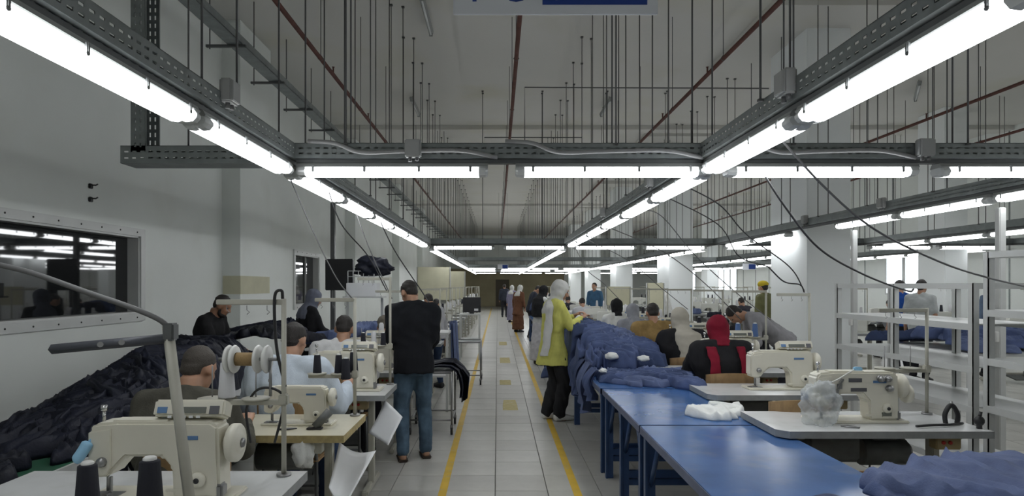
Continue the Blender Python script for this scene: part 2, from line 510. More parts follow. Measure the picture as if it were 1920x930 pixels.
# ------------------------------------------------------------------ light fittings
ZT0, ZT1 = 2.49, 2.59        # cable tray
FL = 1.27
def fixture_proto(detail):
    t = thing('light_fitting', 'x', 'light')
    L = FL / 2
    def hull(sec, x0, x1, taper=False):
        mb = MB(); n = len(sec); vs = []; fs = []
        for x in (x0, x1):
            for (y, z) in sec: vs.append((x, y, z))
        for i in range(n):
            j = (i + 1) % n
            fs.append((i, j, n + j, n + i))
        fs.append(tuple(reversed(range(n)))); fs.append(tuple(n + i for i in range(n)))
        return mb.add(vs, fs)
    top = [(-.050, .055), (-.054, .062), (-.04, .085), (.04, .085), (.054, .062), (.050, .055)]
    hull(top, -L, L).build('housing', 'fix_grey', t)
    dif = [(.050, .058), (.066, .036), (.064, .022), (.048, .004), (.018, 0), (0, .006), (-.018, 0), (-.048, .004), (-.064, .022), (-.066, .036), (-.050, .058)]
    hull(dif, -L + .06, L - .06).build('diffuser', 'diffuser', t)
    for s in (-1, 1):
        mb = MB(); vs = []; fs = []
        n = len(dif)
        for x, k in ((s * (L - .06), 1.0), (s * (L - .015), .96), (s * L, .8)):
            for (y, z) in dif: vs.append((x, y * k, .055 + (z - .055) * k))
        for i in range(n):
            j = (i + 1) % n
            for q in (0, 1): fs.append((q * n + i, q * n + j, (q + 1) * n + j, (q + 1) * n + i))
        fs.append(tuple(2 * n + i for i in range(n)))
        mb.add(vs, fs).build('end_cap', 'endcap', t)
    if detail:
        cm = MB().box((0, 0, .05), (.016, .012, .036), 0, None, .003).cyl((0, -.004, .032), (0, .004, .032), .009, n=8).mesh('clip'); cm.materials.append(M['clip'])
        for x in (-.52, -.18, .18, .52):
            for s in (-1, 1): link('clip', cm, t, (x, s * .064, 0))
    return t
fx_d = fixture_proto(True); fx_s = fixture_proto(False)
used = {0: False, 1: False}
def place_fixture(x, y, along_y, label, group, detail):
    p = fx_d if detail else fx_s
    loc = (x, y, 2.375); rot = (0, 0, R(90) if along_y else 0)
    if not used[detail]:
        used[detail] = True
        p.location = loc; p.rotation_euler = rot; tag(p, label, 'light', group); return p
    return dup(p, loc, rot, label, 'light', group)

ROWS = [(-1.4, 'over the left line'), (1.4, 'over the right aisle edge'), (4.4, 'by the broad column'),
        (7.4, 'beyond the columns'), (10.4, 'nearest the right wall')]
JY = 4.29
ORD = ['first', 'second', 'third', 'fourth', 'fifth', 'sixth', 'seventh', 'eighth', 'ninth', 'tenth', 'eleventh', 'twelfth', 'thirteenth', 'fourteenth', 'fifteenth', 'sixteenth', 'seventeenth', 'eighteenth', 'nineteenth', 'twentieth']
for r, (x, where) in enumerate(ROWS):
    P = 1.32
    ys = [JY - .07 - FL / 2 - P * k for k in range(0, 5)]  # the nearest of these hang unseen past the camera, added for frontal light
    yy = JY + .07 + FL / 2
    while yy < 41:
        if not (abs(yy - 12.9) < .1): ys.append(yy)
        yy += P
    for y in sorted(ys):
        if r >= 2 and y < 1: continue  # right rows brought forward out of view, added to light the column front
        det = 1 if (y < 13 and r < 3) else 0
        if r == 2 and 8.55 < y < 9.4: continue
        px = VX + FPX * x / max(y, .2)
        if y > 0 and y < 4.3 and abs(x) < 2:
            side = 'left' if x < 0 else 'right'
            k = 'second-nearest, just before the cross beam' if y > 2.9 else ('nearest, cut by the picture edge' if y > 1.6 else 'overhead out of view, added for light')
            lab = 'lit twin fluorescent fitting of the %s aisle row, %s' % (side, k)
            grp = None if y > 1.6 else 'unseen light fittings added overhead of the viewer'
        else:
            d = 'near part' if y < 13 else ('middle part' if y < 24 else 'far part')
            lab = 'lit fluorescent fitting in the %s of the row %s' % (d, where)  # near part includes the added unseen fittings
            grp = 'light fittings of the row %s, %s' % (where, d)
            nth = sum(1 for q in ys if 4.3 < q <= y + .01)
            if r < 3 and 1 <= nth <= 9:
                lab = 'lit fitting, %s past the first cross beam, row %s' % (ORD[nth - 1], where); grp = None
        place_fixture(x, y, True, lab, grp, det)
CROSS = [(JY, 'first'), (12.9, 'second'), (29.0, 'third'), (33.5, 'fourth'), (40.0, 'farthest')]
for yc, nm in CROSS:
    xs = [-.70, .755, 2.16, 3.57] + ([5.2] if yc < 30 else []) + [6.6, 8.1, 9.5]
    for k, x in enumerate(xs):
        if yc == JY:
            if x > 4: continue
            lab = ['lit fluorescent fitting of the first cross beam, leftmost', 'lit fluorescent fitting of the first cross beam, second from left',
                   'lit fluorescent fitting of the first cross beam, third from left', 'lit fluorescent fitting of the first cross beam at the right picture edge'][k]
            g = None
        else:
            lab = 'lit fluorescent fitting on the %s cross beam' % nm; g = 'light fittings of the %s cross beam' % nm
        place_fixture(x, yc, False, lab, g, 1 if yc < 13 else 0)

# ------------------------------------------------------------------ cable trays
def slotted(length, width, pitch=.055, slot=.03, rows=2, sh=.011):
    """plate in XY (x along, y across) with slots; returns verts, faces"""
    xs = [0.0]; x = pitch - slot
    holes = []
    while x + slot < length - .01:
        xs += [x, x + slot]; holes.append((x, x + slot)); x += pitch
    xs.append(length)
    if rows == 2: ys = [0, width * .30 - sh / 2, width * .30 + sh / 2, width * .66 - sh / 2, width * .66 + sh / 2, width]; hr = (1, 3)
    else: ys = [0, width * .5 - sh / 2, width * .5 + sh / 2, width]; hr = (1,)
    vs = [(a, b) for a in xs for b in ys]; ny = len(ys); fs = []
    for i in range(len(xs) - 1):
        for j in range(ny - 1):
            if i % 2 == 1 and j in hr and i < len(xs) - 2: continue
            fs.append((i * ny + j, (i + 1) * ny + j, (i + 1) * ny + j + 1, i * ny + j + 1))
    return vs, fs
def tray(label, p0, axis, length, h=.10, w=.12, detail=8.0, group=None, z0=None, name='cable_tray', rail=True, vertical=False):
    """U channel; local x along, y across, z up"""
    rz = {'x': 0, 'y': R(90)}[axis]
    rot = (0, R(90), 0) if vertical else (0, 0, rz)
    t = thing(name, label, 'cable tray', p0, 0, group, rot)
    d = min(detail, length)
    for s in (-1, 1):
        mb = MB()
        if d > 0:
            vs, fs = slotted(d, h)
            mb.add([(a, s * w / 2, b) for a, b in vs], fs)
            mb.add([(a, s * (w / 2 - .003), b) for a, b in vs], [f[::-1] for f in fs])
        if length > d: mb.bx(d, length, s * w / 2 - .0015, s * w / 2 + .0015, 0, h)
        mb.bx(0, length, s * w / 2 - (0.012 if s > 0 else 0), s * w / 2 + (0.012 if s < 0 else 0), h - .003, h)
        mb.build('side_flange', 'galv', t)
    mb = MB()
    if d > 0:
        vs, fs = slotted(d, w)
        mb.add([(a, b - w / 2, 0) for a, b in vs], fs); mb.add([(a, b - w / 2, .003) for a, b in vs], fs)
    if length > d: mb.bx(d, length, -w / 2, w / 2, 0, .002)
    mb.build('tray_bed', 'galv', t)
    if rail:
        MB().bx(0, length, -.03, .03, -.028, -.004).build('lamp_rail', 'galv_dark', t)
    return t
for r, (x, where) in enumerate(ROWS):
    y0 = -1.5 if r < 2 else .8
    tray('perforated steel cable tray carrying the light row ' + where, (x, y0, ZT0), 'y', 44 - y0, detail=13.0 if r < 2 else (9 if r == 2 else 0))
for yc, nm in CROSS[:2] + [(21.5, 'dark unlit')] + CROSS[2:]:
    x0 = -1.34 if yc != JY else -1.34
    tray('steel cable tray of the %s cross beam' % nm, (x0, yc, ZT0 + .002), 'x', 12.2, detail=5.5 if yc == JY else 0)

# tray dropping from the ceiling on the left, then turning toward the aisle
t = tray('perforated tray dropping from the ceiling beside the left light row', (-2.48, 4.42, 5.5), 'x', 2.95, h=.10, w=.19, detail=2.95, rail=False, vertical=True, name='drop_tray')
t = tray('short perforated tray turning from the drop toward the left light row', (-2.55, 4.42, 2.475), 'x', 1.10, h=.12, w=.19, detail=1.1, rail=False, name='branch_tray')
# high tray along the left wall with arms to the side
t = thing('high_cable_tray', 'high grey cable tray with side arms running along the left wall', 'cable tray', (-3.05, 0, 4.45))
MB().bx(-.09, .09, 1.0, 40, 0, .004).bx(-.09, -.086, 1.0, 40, 0, .09).bx(.086, .09, 1.0, 40, 0, .09).build('channel', 'galv', t)
am = MB().bx(-.34, .12, -.02, .02, -.03, -.002).mesh('arm'); am.materials.append(M['galv_dark'])
rm = MB().cyl((-.30, 0, -.05), (-.30, 0, ZC - 4.45), .007, n=6).mesh('arm_rod'); rm.materials.append(M['rod'])
y = 3.4
while y < 38:
    link('arm', am, t, (0, y, 0)); link('arm_rod', rm, t, (0, y, 0)); y += 1.35

# threaded rods carrying the trays
rod_me = MB().cyl((0, 0, 0), (0, 0, ZC - ZT1 + .014), .006, n=6).bx(-.012, .012, -.012, .012, 0, .012).bx(-.02, .02, -.02, .02, ZC - ZT1 - .006, ZC - ZT1 + .014).mesh('hanging_rod'); rod_me.materials.append(M['rod'])
rod_far = MB(); cnt = 0
rr = random.Random(9)
for r, (x, where) in enumerate(ROWS):
    y = 3.2 if r < 2 else 5.2
    while y < 43:
        for s in (-1, 1):
            yy = y + rr.uniform(-.02, .02) + (.0 if s < 0 else .05)
            if (r < 2 and y < 37) or (r == 2 and y < 37) or (r == 3 and y < 30):
                o = link('hanging_rod', rod_me, None, (x + s * .078, yy, ZT1 - .015), (0, 0, 0))
                lab = 'thin threaded ceiling rod of the light row ' + where
                tag(o, lab, 'rod', lab); cnt += 1
            else:
                rod_far.cyl((x + s * .078, yy, ZT1), (x + s * .078, yy, ZC - .001), .006, n=4)
        y += 1.14
for k, (x, y) in enumerate([(-1.0, JY), (.78, JY), (1.95, JY), (3.1, JY), (3.75, JY), (-.3, 12.9), (.9, 12.9), (2.2, 12.9), (3.4, 12.9), (-2.1, 4.42)]):
    for s in (-1, 1):
        if k == 9 and s > 0: continue
        o = link('hanging_rod', rod_me, None, (x, y + s * .072, ZT1 - .015))
        lab = '%s thin threaded rod of the %s' % ('front' if s < 0 else 'rear', (ORD[k] + ' pair from left on the first cross beam') if y == JY else ((ORD[k - 5] + ' pair from left on the second cross beam') if y > 5 else 'branch tray beside the left wall'))
        tag(o, lab, 'rod')
o = rod_far.build('far_rods', 'rod'); o['label'] = 'far thin rods hanging from the ceiling'; o['category'] = 'rods'; o['kind'] = 'stuff'

# conduits lying along the cross beams and the junction boxes
for k, (x0, x1, lab) in enumerate([(-1.25, .0, 'left'), (.05, 1.35, 'middle'), (1.5, 2.75, 'right')]):
    pts = [(x0, JY - .075, 2.60), (x0 + .18, JY - .08, 2.585), (x0 + .35, JY - .085, 2.525), ((x0 + x1) / 2, JY - .085, 2.53), (x1 - .25, JY - .085, 2.535), (x1, JY - .08, 2.49)]
    tag(MB().tube(bez(pts, 6), .014, 8).build('conduit', 'conduit'), 'grey flexible conduit on the first cross beam, %s span' % lab, 'conduit')
def jbox(x, y, z, label, rz=0.0):
    t = thing('junction_box', label, 'junction box', (x, y, z), rz)
    MB().box((0, 0, 0), (.105, .06, .115), 0, None, .008).build('box', 'jbox', t)
    MB().box((0, -.033, 0), (.09, .008, .10), 0, None, .003).build('lid', 'jbox', t)
    MB().cyl((-.02, 0, -.055), (-.02, 0, -.085), .012, n=8).build('gland', 'grey_cable', t)
    MB().cyl((.025, 0, -.055), (.025, 0, -.08), .012, n=8).build('gland', 'grey_cable', t)
jbox(-.553, JY - .10, 2.545, 'grey junction box on the first cross beam above the aisle')
jbox(2.80, JY - .10, 2.55, 'grey junction box on the first cross beam near the right edge')
jbox(1.32, 2.93, 2.575, 'grey junction box on the right aisle row before the cross beam', R(-90))
jbox(1.32, 5.55, 2.56, 'grey junction box on the right aisle row past the cross beam', R(-90))
jbox(-1.32, 3.15, 2.60, 'grey junction box on the left row before the cross beam', R(90))
jbox(4.32, 5.2, 2.575, 'grey junction box on the third row by the right edge', R(-90))
jbox(4.32, 7.2, 2.575, 'grey junction box on the third row above the white racks', R(-90))
jbox(4.32, 9.0, 2.575, 'grey junction box on the third row at the column', R(-90))
jbox(1.32, 8.0, 2.56, 'small junction box farther along the right aisle row', R(-90))

# sprinkler pipes
def pipe(x, z, label, y0=.4, y1=40, r=.024):
    t = thing('sprinkler_pipe', label, 'pipe', (x, 0, z))
    MB().cyl((0, y0, 0), (0, y1, 0), r, n=8).build('pipe_run', 'pipe_red', t)
    hm = MB().cyl((0, 0, r), (0, 0, ZC - z), .005, n=5).tube([(0, .0, -r - .004), (r + .006, 0, 0), (0, 0, r + .02), (-r - .006, 0, 0), (0, 0, -r - .004)], .005, 5).mesh('hanger'); hm.materials.append(M['rod'])
    sp = MB().cyl((0, 0, 0), (0, 0, .07), .010, n=6).cyl((0, 0, .07), (0, 0, .075), .018, n=8).mesh('sprinkler_head'); sp.materials.append(M['pipe_red'])
    y = 3.0
    while y < y1:
        link('hanger', hm, t, (0, y, 0)); link('sprinkler_head', sp, t, (0, y + .55, r - .004)); y += 2.1
pipe(-1.99, 4.2, 'rust red sprinkler pipe nearest the left wall')
pipe(0.21, 4.2, 'rust red sprinkler pipe running above the aisle')
pipe(2.54, 4.2, 'rust red sprinkler pipe over the right sewing line')
pipe(6.6, 4.2, 'rust red sprinkler pipe beyond the white columns')
pipe(8.6, 4.2, 'rust red sprinkler pipe nearest the right wall')
# thin conduit crossing the ceiling
tag(MB().tube([(.5, 11.8, 4.2), (.5, 11.8, 5.3), (5.0, 11.8, 5.28)], .012, 6).build('ceiling_conduit', 'grey_cable'), 'thin conduit crossing the ceiling right of the aisle', 'conduit')
tag(MB().tube([(-2.9, 14.5, 4.72), (-.3, 14.5, 4.72), (-.3, 14.5, 5.0), (1.9, 14.5, 5.0)], .012, 6).build('ceiling_conduit', 'grey_cable'), 'thin conduit crossing the ceiling left of the aisle', 'conduit')
# unlit old battens under the ceiling
for (x, y, rz, lab) in [(2.3, 13.6, 90, 'unlit batten under the ceiling right of the aisle'), (-1.75, 13.6, 90, 'unlit batten under the ceiling left of the aisle'),
                        (-1.0, 9.0, 90, 'unlit batten under the ceiling near the hanging sign'), (8.2, 12.5, 60, 'unlit batten under the ceiling at the far right')]:
    t = thing('unlit_batten', lab, 'light', (x, y, ZC - .10), R(rz))
    MB().box((0, 0, 0), (1.25, .07, .05), 0, None, .006).build('housing', 'fix_grey', t)
    MB().cyl((-.58, 0, -.045), (.58, 0, -.045), .016, n=8).build('tube', 'endcap', t)
    for s in (-1, 1): MB().box((s * .6, 0, -.04), (.03, .05, .05)).build('lamp_holder', 'fix_grey', t)
    for s in (-1, 1): MB().cyl((s * .4, 0, .02), (s * .4, 0, .1), .006, n=5).build('bracket', 'rod', t)

# hanging sign above the aisle
SY = 3.2
t = thing('hanging_sign', 'white hanging sign with blue lettering and blue panel above the aisle', 'sign', ((850 + 1233) / 2 * SY / FPX - VX * SY / FPX, SY, EYE + (VY - 28) * SY / FPX))
sw = 383 * SY / FPX
MB().box((0, 0, .19), (sw, .012, .38), 0, None, .003).build('board', 'sign_white', t)
def sx(px): return (px - (850 + 1233) / 2) * SY / FPX
k1 = SY / FPX
MB().bx(sx(1017), sx(1213), -.0085, -.0062, 18 * k1, .34).build('blue_panel', 'sign_blue', t)
def text(s, x, z, h, m, parent, name='lettering', yoff=-.0068, ext=.0006):
    c = bpy.data.curves.new(name, 'FONT'); c.body = s; c.size = h; c.extrude = ext; c.resolution_u = 4
    o = link(name, c, parent, (x, yoff, z), (R(90), 0, 0))
    c.materials.append(M[m])
    me = bpy.data.meshes.new_from_object(o.evaluated_get(bpy.context.evaluated_depsgraph_get()))
    mo = link(name, me, parent, (x, yoff, z), (R(90), 0, 0))
    KIDS[parent.name].remove(o); bpy.data.objects.remove(o)
    return mo
text('T O P', sx(866), 24 * k1, .21, 'sign_blue', t)
text('S', sx(1030), 27 * k1, .16, 'sign_white', t, 'white_lettering', -.0092)
for s in (-1, 1): MB().cyl((s * sw * .42, 0, .38), (s * sw * .42, 0, ZC - t.location.z), .003, n=5).build('wire', 'rod', t)
for (px, py, Y, w, lab) in [(943, 500, 27.0, .45, 'small blue and white sign hanging far down the aisle'), (1405, 500, 20.0, .42, 'small blue and white sign hanging over the right lines')]:
    x = (px - VX) * Y / FPX; z = EYE + (VY - py) * Y / FPX
    t = thing('hanging_sign', lab, 'sign', (x, Y, z))
    MB().box((0, 0, 0), (w, .015, .2), 0).build('board', 'sign_white', t)
    MB().box((w * .2, -.009, 0), (w * .5, .004, .15), 0).build('blue_panel', 'sign_blue', t)
    for s in (-1, 1): MB().cyl((s * w * .4, 0, .1), (s * w * .4, 0, ZC - z), .003, n=4).build('wire', 'rod', t)
# ------------------------------------------------------------------ sewing machines, tables, stands
def sewing_machine(kind='lock', detail=2, enamel='cream'):
    """local x along the arm (needle at left), front is -y, z=0 is the table top"""
    t = thing('sewing_machine', 'x', 'sewing machine')
    MB().box((.25, .02, .008), (.54, .18, .016), 0, None, .006).build('bed_plate', enamel, t)
    prof = [(0, .105), (0, .262), (.02, .285), (.10, .292), (.44, .292), (.468, .275), (.475, .016), (.305, .016), (.30, .125), (.265, .165), (.135, .165), (.095, .125), (.07, .092), (.018, .09)]
    MB().prism(prof, -.045, .062, 0, .010).build('arm_casting', enamel, t)
    MB().prism([(.004, .11), (.004, .255), (.085, .268), (.085, .13), (.065, .1), (.02, .098)], -.052, -.044, 0, .002).build('face_cover', enamel, t)
    MB().cyl((.045, 0, .03), (.045, 0, .10), .006, n=8).build('needle_bar', 'steel', t)
    MB().box((.045, -.008, .022), (.02, .035, .006)).box((.052, .004, .05), (.010, .010, .06)).build('presser_foot', 'steel', t)
    MB().box((.045, 0, .0175), (.10, .06, .003), 0, None, .001).build('needle_plate', 'steel', t)
    mt = Matrix.Translation((.475, .01, .205)) @ Matrix.Rotation(R(90), 4, 'Y')
    w = MB().lathe([(.03, 0), (.035, .012), (.066, .018), (.070, .024), (.070, .046), (.064, .052), (.045, .048), (.040, .056), (.02, .060)], 28 if detail > 1 else 14, 0, mt).build('handwheel', enamel, t)
    mt2 = Matrix.Translation((.535, .01, .205)) @ Matrix.Rotation(R(90), 4, 'Y')
    MB().lathe([(.018, 0), (.018, .006), (.012, .009)], 12, 0, mt2).build('wheel_hub', 'steel', w)
    if detail > 0:
        mf = Matrix.Rotation(R(90), 4, 'X')
        MB().lathe([(.026, .045), (.028, .052), (.026, .062), (.012, .066)], 18, 0, Matrix.Translation((.40, 0, .085)) @ mf).build('stitch_dial', enamel, t)
        MB().lathe([(.010, .066), (.010, .070), (.003, .072)], 12, 0, Matrix.Translation((.40, 0, .085)) @ mf).build('dial_centre', 'dark_plastic', t)
        MB().lathe([(.016, .045), (.018, .054), (.008, .056), (.018, .058), (.016, .068), (.006, .074)], 14, 0, Matrix.Translation((.055, 0, .15)) @ mf).build('tension_disc', 'steel', t)
        MB().cyl((.03, .0, .285), (.03, .0, .325), .006, n=8).cyl((.03, 0, .325), (.03, 0, .345), .011, n=10).build('thread_post', 'chrome', t)
        MB().box((.36, -.046, .235), (.075, .003, .014)).build('badge', 'badge_blue', t)
        MB().box((.33, -.046, .045), (.10, .004, .012), 0, None, .002).build('reverse_lever', enamel, t)
        MB().box((.18, .0, .293), (.20, .06, .006), 0, None, .002).build('arm_lid', enamel, t)
        MB().box((.47, -.02, .04), (.03, .05, .05), 0, None, .008).build('bobbin_winder', 'steel', t)
    if kind == 'lock' and detail > 0:
        c = MB().box((.35, .02, .325), (.26, .075, .062), 0, (R(-22), 0, 0), .008).build('control_panel', enamel, t)
        MB().box((.355, -.020, .331), (.12, .004, .022), 0, (R(-22), 0, 0)).build('display', 'lcd', c)
        MB().box((.445, -.020, .331), (.034, .004, .030), 0, (R(-22), 0, 0)).build('key_pad', 'button', c)
        for k in range(5): MB().box((.285 + k * .026, -.0265, .307), (.014, .004, .008), 0, (R(-22), 0, 0)).build('key', 'paper', c)
        MB().box((.255, -.020, .331), (.035, .004, .022), 0, (R(-22), 0, 0)).build('print', 'badge_blue', c)
    if kind == 'heavy':
        for k, (x, z) in enumerate([(.36, .255), (.40, .255), (.41, .20)]):
            MB().lathe([(.018, .045), (.020, .055), (.008, .058), (.020, .062), (.016, .075), (.005, .085)], 14, 0, Matrix.Translation((x, 0, z)) @ Matrix.Rotation(R(90), 4, 'X')).build('thread_tension', 'steel', t)
        MB().box((.22, -.046, .245), (.075, .004, .022)).build('name_plate', 'button', t)
        MB().box((.24, -.046, .19), (.09, .004, .02)).build('slot_cover', 'button', t)
        MB().box((.40, -.046, .05), (.055, .004, .022)).build('model_plate', 'lcd', t)
        MB().box((.13, -.046, .21), (.03, .006, .03)).build('guide_plate', 'steel', t)
        for k in range(4): MB().box((.10 + .012 * k, -.055, .15 + .03 * k), (.010, .018, .03), 0, (0, .2 * k, 0)).build('take_up_guide', 'steel', t)
        g = MB().lathe([(.05, 0), (.055, .01), (.055, .03), (.045, .036)], 20, 0, Matrix.Translation((.53, .01, .16)) @ Matrix.Rotation(R(90), 4, 'Y')).build('belt_guard', enamel, t)
    return t

def sewing_table(top='table_white', edge='edge_grey', w=1.25, d=.60, motor=True):
    """local origin: front-left corner on the floor; x right, y back"""
    t = thing('sewing_table', 'x', 'table')
    ZT = .80; c = .06
    poly = [(c, 0), (w, 0), (w, d), (0, d), (0, c)]
    mb = MB(); n = len(poly)
    vs = [(x, y, ZT) for x, y in poly] + [(x, y, ZT - .042) for x, y in poly]
    fs = [tuple(range(n)), tuple(reversed(range(n, 2 * n)))]
    mb.add(vs, fs[:1], 0); mb.add(vs, fs[1:], 1)
    mb.add(vs, [(j, i, n + i, n + j) for i, j in [(i, (i + 1) % n) for i in range(n)]], 1)
    mb.build('table_top', [top, edge], t)
    for x in (.16, w - .16):
        MB().box((x, d * .5, .40), (.045, .075, .72), 0, None, .006).build('leg', 'leg_cream', t)
        MB().box((x, d * .5, .035), (.05, .56, .05), 0, None, .012).build('foot_bar', 'leg_cream', t)
        MB().box((x, d * .5, .748), (.04, .46, .02)).build('top_bracket', 'leg_cream', t)
    MB().box((w / 2, d * .62, .14), (w - .36, .03, .045)).build('stretcher', 'leg_cream', t)
    MB().box((w * .48, d * .38, .10), (.42, .26, .018), 0, (R(12), 0, 0), .004).build('treadle', 'motor', t)
    if motor:
        mm = MB().cyl((w * .52, d * .55, .60), (w * .74, d * .55, .60), .085, n=16).box((w * .63, d * .55, .71), (.16, .10, .06), 0, None, .006).build('motor', 'motor', t)
        MB().cyl((w * .75, d * .55, .60), (w * .76, d * .55, .60), .06, n=16).build('pulley', 'steel', mm)
        MB().cyl((w * .5, d * .4, .12), (w * .56, d * .5, .55), .006, n=6).build('pull_rod', 'steel', t)
        b = MB().box((w - .22, .10, .715), (.15, .07, .075), 0, None, .006).build('switch_box', 'ochre_box' if edge == 'edge_grey' else 'leg_cream', t)
        MB().lathe([(.011, 0), (.011, .01), (.004, .012)], 10, 0, Matrix.Translation((w - .255, .065, .72)) @ Matrix.Rotation(R(90), 4, 'X')).build('red_button', 'red_button', b)
        MB().lathe([(.011, 0), (.011, .01), (.004, .012)], 10, 0, Matrix.Translation((w - .215, .065, .72)) @ Matrix.Rotation(R(90), 4, 'X')).build('green_button', 'red_button' if edge == 'edge_grey' else 'green_button', b)
        MB().box((w * .32, d * .5, .66), (.32, .30, .17), 0, None, .02).build('oil_pan', 'motor', t)
    return t

def thread_stand(top=1.60, tray_z=1.10, arm=.36, tray_l=.36, mirror=1):
    """local origin on the table top at z=0 (world .80)"""
    t = thing('thread_stand', 'x', 'thread stand')
    H = top - .80; zt = tray_z - .80
    MB().cyl((0, 0, 0), (0, 0, .012), .032, n=14).build('foot', 'steel', t)
    MB().cyl((0, 0, 0), (0, 0, H), .011, n=10).build('post', 'leg_cream', t)
    a = MB().box((-arm / 2, 0, H - .015), (arm, .022, .024), 0, None, .003).build('guide_arm', 'leg_cream', t)
    for k in range(3): MB().tube([(-arm * (.25 + .3 * k), 0, H - .03), (-arm * (.25 + .3 * k), 0, H - .05), (-arm * (.25 + .3 * k) + .012, 0, H - .06), (-arm * (.25 + .3 * k), 0, H - .07)], .002, 5).build('thread_eye', 'steel', a)
    MB().box((0, 0, zt), (.04, .04, .05), 0, None, .006).build('clamp', 'leg_cream', t)
    MB().box((-tray_l / 2, 0, zt - .012), (tray_l, .035, .022), 0, None, .003).build('spool_arm', 'leg_cream', t)
    for k in range(2):
        MB().lathe([(.055, 0), (.062, .004), (.062, .008), (.03, .010), (.02, .012)], 18, 0, Matrix.Translation((-tray_l * (.32 + .5 * k), 0, zt))).build('spool_plate', 'leg_cream', t)
        MB().cyl((-tray_l * (.32 + .5 * k), 0, zt), (-tray_l * (.32 + .5 * k), 0, zt + .15), .003, n=6).build('spool_pin', 'steel', t)
    return t
def cone_mesh(m, h=.145, r=.033):
    me = MB().lathe([(r * .95, 0), (r, .004), (r * .98, h * .1), (r * .72, h * .94), (r * .55, h * .965)], 16, 0).lathe([(r * .5, h * .9), (r * .48, h), (r * .38, h * 1.02), (r * .2, h * 1.02)], 12, 1).mesh('thread_cone')
    me.materials.append(M[m]); me.materials.append(M['whitish_plastic'])
    return me
CONE = {k: cone_mesh('thread_' + k) for k in ('navy', 'white', 'blue')}
def cone(kind, loc, label, group=None, s=1.0):
    o = link('thread_cone', CONE[kind], None, loc); o.scale = (s, s, s)
    return tag(o, label, 'thread cone', group)

PRO_T = {}
def get(key, fn):
    """first call hands out the prototype itself, later calls copies"""
    if key not in PRO_T:
        PRO_T[key] = fn(); return PRO_T[key]
    return dup(PRO_T[key])
def station(x0, y0, where, top='table_white', edge='edge_grey', mx=.40, my=.27, kind='lock', enamel='cream', detail=2, stand=True, cones=(), machine=True, w=1.25, group=None, sd=None, tz=1.10, ms=1.08):
    g = group
    tb = get(('t', top, edge, w), lambda: sewing_table(top, edge, w)); tb.location = (x0, y0, 0); tb.rotation_euler = (0, 0, 0)
    tag(tb, 'sewing table ' + where if not where.startswith('*') else where[1:], 'table', g and 'sewing tables ' + g)
    if machine:
        mc = get(('m', kind, detail, enamel), lambda: sewing_machine(kind, detail, enamel)); mc.location = (x0 + mx, y0 + my, .80); mc.scale = (ms,) * 3
        tag(mc, enamel.replace('_enamel', '') + ' sewing machine on the table ' + where, 'sewing machine', g and 'sewing machines ' + g)
    if stand:
        st = get(('s', tz), lambda: thread_stand(tray_z=tz)); st.location = (x0 + w - .06, y0 + .55, .80)
        tag(st, 'thread stand of the table ' + where, 'thread stand', g and 'thread stands ' + g)
        for k, ck in enumerate(cones):
            cone(ck, (x0 + w - .06 - .36 * (.32 + .5 * k), y0 + .55, tz + .008), '%s cone %s of the stand %s' % (ck, ['at the post', 'at the tip'][k], where),
                 g and 'thread cones ' + g)

# left line (operators face away from the camera)
LX = -2.12
station(LX, 2.33, 'nearest the camera on the left', mx=.52, my=.22, stand=False)
station(LX, 3.62, 'with a cream top, second on the left', 'table_cream', 'edge_wood', mx=.70, my=.30, stand=False, kind='plain', ms=.80)
station(LX, 4.93, 'third on the left beside the standing man', mx=.62, my=.26, stand=False)
station(LX, 6.2, 'fourth on the left beyond the standing man', mx=.55, cones=('navy', 'white'), detail=1)
# right line
RX = 1.64
station(RX, 3.72, 'nearest the camera on the right', mx=.33, my=.28, kind='heavy', enamel='cream', stand=False)
station(RX, 4.95, 'second on the right before the red headscarf', mx=.42, my=.30, kind='lock', stand=False, enamel='cream')
for k in range(5):
    y = 6.2 + 1.3 * k
    station(RX, y, ['of the red-scarfed operator', 'of the beige-scarfed operator', 'of the operator in the tan sweater', 'of the grey-scarfed operator', 'of the black-scarfed operator'][k],
            mx=.42, detail=1, cones=(('blue', 'blue'), ('white', 'navy'), ('navy', 'navy'), ('white', 'white'), ('navy', 'white'))[k])
# farther tables of both lines and of the lines beyond the columns
def line(x0, y0, n, pitch, where, seed):
    q = random.Random(seed)
    for k in range(n):
        station(x0 + q.uniform(-.05, .05), y0 + pitch * k + q.uniform(-.06, .06), ORD[k] + ' ' + where, detail=0, stand=q.random() < .85, mx=.4 + q.uniform(-.05, .1),
                cones=tuple(q.choice(('white', 'navy', 'white')) for _ in range(2)), enamel='white_enamel')
line(LX, 9.2, 16, 1.5, 'in the far left line', 2)
line(RX, 12.9, 14, 1.6, 'in the far right line', 3)
line(5.6, 11.2, 10, 1.9, 'in the line beyond the columns', 5)
line(8.2, 10.5, 10, 2.1, 'in the line near the right wall', 6)

# the stands at the near tables -------------------------------------------------
def near_stand(loc, label, top, tray_z, arm, tray_l, lean=0.0):
    st = thread_stand(top, tray_z, arm, tray_l); st.location = loc; st.rotation_euler = (0, lean, 0)
    return tag(st, label, 'thread stand')
near_stand((-.955, 2.86, .80), 'tall thread stand at the back corner of the nearest left table', 1.59, 1.14, .30, .39)
near_stand((-.93, 4.17, .80), 'thread stand with four navy cones on the cream-topped table', 1.57, 1.07, .26, .30)
near_stand((-.92, 5.48, .80), 'thread stand just left of the standing man', 1.72, 1.13, .28, .30)
near_stand((2.83, 4.22, .80), 'thread stand behind the nearest right machine', 1.50, 1.10, .32, .34)
near_stand((2.67, 5.48, .80), 'thread stand against the white column behind the second right machine', 1.585, 1.02, .28, .30)
